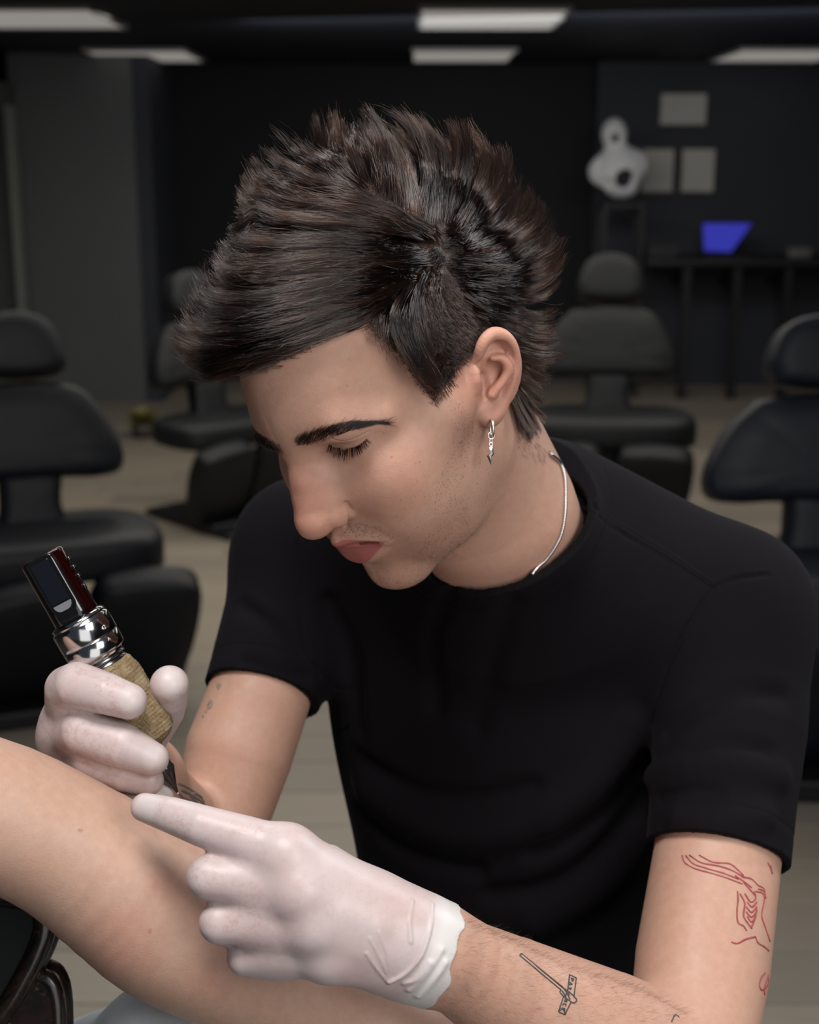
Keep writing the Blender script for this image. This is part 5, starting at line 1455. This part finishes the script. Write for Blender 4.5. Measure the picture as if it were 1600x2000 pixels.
# treatment chairs
def leather(name, a, b):
    t = NT(name); t.set(Base_Color=t.mix(t.noise(5, 3), a, b), Roughness=.5, Specular_IOR_Level=.3)
    t.bump(t.noise(220, 4), .15, .002); return t.m
def pad(name, outline, th, Mx, mat, par, seams=0):
    """upholstered cushion: outline (x, z), rounded edge; Mx maps local to the world"""
    P = np.array(outline, float); P2 = np.array([p[:2] for p, _ in spline([(np.array([*q, 0.0]), 0) for q in np.vstack([P, P[:1]])], 4)])[:-1]
    n = len(P2); c = P2.mean(0); V = []; prof = [(1.0, 0.0), (1.0, .55), (.97, .85), (.92, 1.0), (.6, 1.06), (.25, 1.08)]
    rings = [(k, -h) for k, h in ((.92, .45), (1.0, .3))]+[(k, h) for k, h in prof]
    for k, h in rings:
        for p in P2:
            q = c+(p-c)*k; dz = 0
            if seams and h > .9: dz = -.05*(abs((q[1]*seams/(P2[:, 1].max()-P2[:, 1].min())) % 1-.5) > .42)
            V.append((q[0], -th*(h+dz), q[1]))
    F = [(i*n+j, i*n+(j+1) % n, (i+1)*n+(j+1) % n, (i+1)*n+j) for i in range(len(rings)-1) for j in range(n)]
    F += [tuple(range(n))[::-1], tuple((len(rings)-1)*n+j for j in range(n))]
    V = (np.c_[np.array(V), np.ones(len(V))] @ np.array(Mx).T)[:, :3]
    return mesh_obj(name, V, F, mat, par)
def chair(X, Y, rz, mat, label, s=1.0, tilt=-.25, legs=True, bz=1.2, legx=0.0):
    r = empty('treatment_chair', (X, Y, 0), rz); tag(r, label, 'treatment chair', 'upholstered treatment chairs in the studio')
    base = Matrix.Translation((X, Y, 0)) @ Matrix.Rotation(rz, 4, 'Z') @ Matrix.Scale(s, 4)
    def at(x, y, z, rx=0.0, ry=0.0): return base @ Matrix.Translation((x, y, z)) @ Matrix.Rotation(ry, 4, 'Y') @ Matrix.Rotation(rx, 4, 'X')
    bk = at(0, .22, .52, tilt) @ Matrix.Scale(bz, 4, (0, 0, 1))
    pad('backrest', [(-.18, .43), (0, .45), (.18, .43), (.26, .36), (.32, .25), (.31, .18), (.23, .165), (.13, .17), (0, .17), (-.13, .17), (-.23, .165), (-.31, .18), (-.32, .25), (-.26, .36)], .08, bk, mat, r, 5)
    pad('lumbar_pad', [(-.095, .20), (.095, .20), (.10, .10), (.105, -.02), (-.105, -.02), (-.10, .10)], .07, bk, mat, r)
    pad('headrest', [(-.14, .47), (-.155, .53), (-.11, .62), (0, .65), (.11, .62), (.155, .53), (.14, .47), (0, .46)], .09, bk, mat, r)
    st = at(0, .25, .52, math.pi/2-.08)
    pad('seat', [(-.28, .0), (-.10, -.02), (.10, -.02), (.28, .0), (.38, .10), (.40, .30), (.34, .44), (.15, .48), (-.15, .48), (-.34, .44), (-.40, .30), (-.38, .10)], .09, at(0, .27, .52) @ Matrix.Rotation(math.pi/2, 4, 'X') @ Matrix.Rotation(math.pi, 4, 'Y') @ Matrix.Scale(-1, 4, (0, 0, 1)) if False else base @ Matrix(((1, 0, 0, 0), (0, 0, -1, .30), (0, -1, 0, .50), (0, 0, 0, 1))), mat, r)
    if legs:
        for sx in (-1, 1):
            lm = base @ Matrix.Translation((sx*.21+legx, -.20, .49)) @ Matrix.Rotation(sx*.10, 4, 'Y') @ Matrix.Rotation(.42, 4, 'X')
            pad('leg_rest', [(-.15, -.02), (0, 0), (.15, -.02), (.18, -.14), (.17, -.34), (.13, -.44), (-.13, -.44), (-.17, -.34), (-.18, -.14)], .08, lm, mat, r, 6)
    mt = blk
    def bx(nm, lo, hi):
        o = sb(nm, mt, None, None, (lo, hi), bevel=.01); o.data.transform(Matrix.Rotation(0, 4, 'Z') @ Matrix.Scale(s, 4)); o.parent = r
        return o
    bx('pedestal', (-.09, -.02, .06), (.09, .20, .44)); bx('base', (-.28, -.18, 0), (.28, .42, .06)); bx('back_post', (-.03, .24, .40), (.03, .30, .62))
    for sx in (-1, 1): bx('foot', (sx*.24-.03, -.30, 0), (sx*.24+.03, .50, .035))
    return r
la = leather('blue_black_leather', (.004, .005, .0075), (.006, .0075, .011)); lb = leather('charcoal_leather', (.0065, .0075, .0085), (.009, .010, .0115)); lc = leather('navy_leather', (.006, .008, .014), (.009, .012, .020))
chair(WP(75, 1000, 3.95)[0], 3.95, .38, la, 'large dark treatment chair at the left with two leg rests', .92, bz=1.18, legx=.10)
chair(WP(1190, 800, 5.9)[0], 5.9, -.10, lb, 'charcoal treatment chair behind the artist near the desk', .95, bz=1.22)
chair(WP(1640, 1100, 3.45)[0], 3.45, -.06, lc, 'navy treatment chair cut off by the right edge', 1.0, bz=1.08)
chair(WP(452, 700, 6.2)[0], 6.2, .75, lb, 'dark treatment chair half hidden behind the hair', .85, bz=1.3)
# plant
pl = empty('plant', tuple([*WP(280, 850, 8.3)[:2], 0])); tag(pl, 'small yellow-green plant on the floor by the grey panel', 'plant')
v, f = [], []
ang = np.linspace(0, 2*np.pi, 20, endpoint=False)
for z, r in ((0, .06), (.09, .075), (.09, .068), (.08, .066)): v += [(pl.location.x+r*math.cos(a), pl.location.y+r*math.sin(a), z) for a in ang]
f = [(i*20+j, i*20+(j+1) % 20, (i+1)*20+(j+1) % 20, (i+1)*20+j) for i in range(3) for j in range(20)]+[tuple(range(20))[::-1], tuple(60+j for j in range(20))]
mesh_obj('pot', v, f, simple('clay_pot', (.05, .045, .035), .7), pl)
lv, lf = [], []; rp = random.Random(3)
for k in range(70):
    a = rp.random()*6.28; e = rp.uniform(.2, 1.3); L = rp.uniform(.08, .16); d = Vector((math.cos(a)*math.cos(e), math.sin(a)*math.cos(e), math.sin(e))); sd = d.cross(Vector((0, 0, 1))).normalized()*L*.16; b = Vector(pl.location)+Vector((0, 0, .09)); o = len(lv)
    dn = Vector((0, 0, -L*.25)); lv += [tuple(b), tuple(b+d*L*.5+sd), tuple(b+d*L+dn), tuple(b+d*L*.5-sd)]; lf.append((o, o+1, o+2, o+3))
mesh_obj('foliage', lv, lf, simple('olive_leaf', (.24, .22, .06), .6), pl)['kind'] = 'stuff'
log('back')
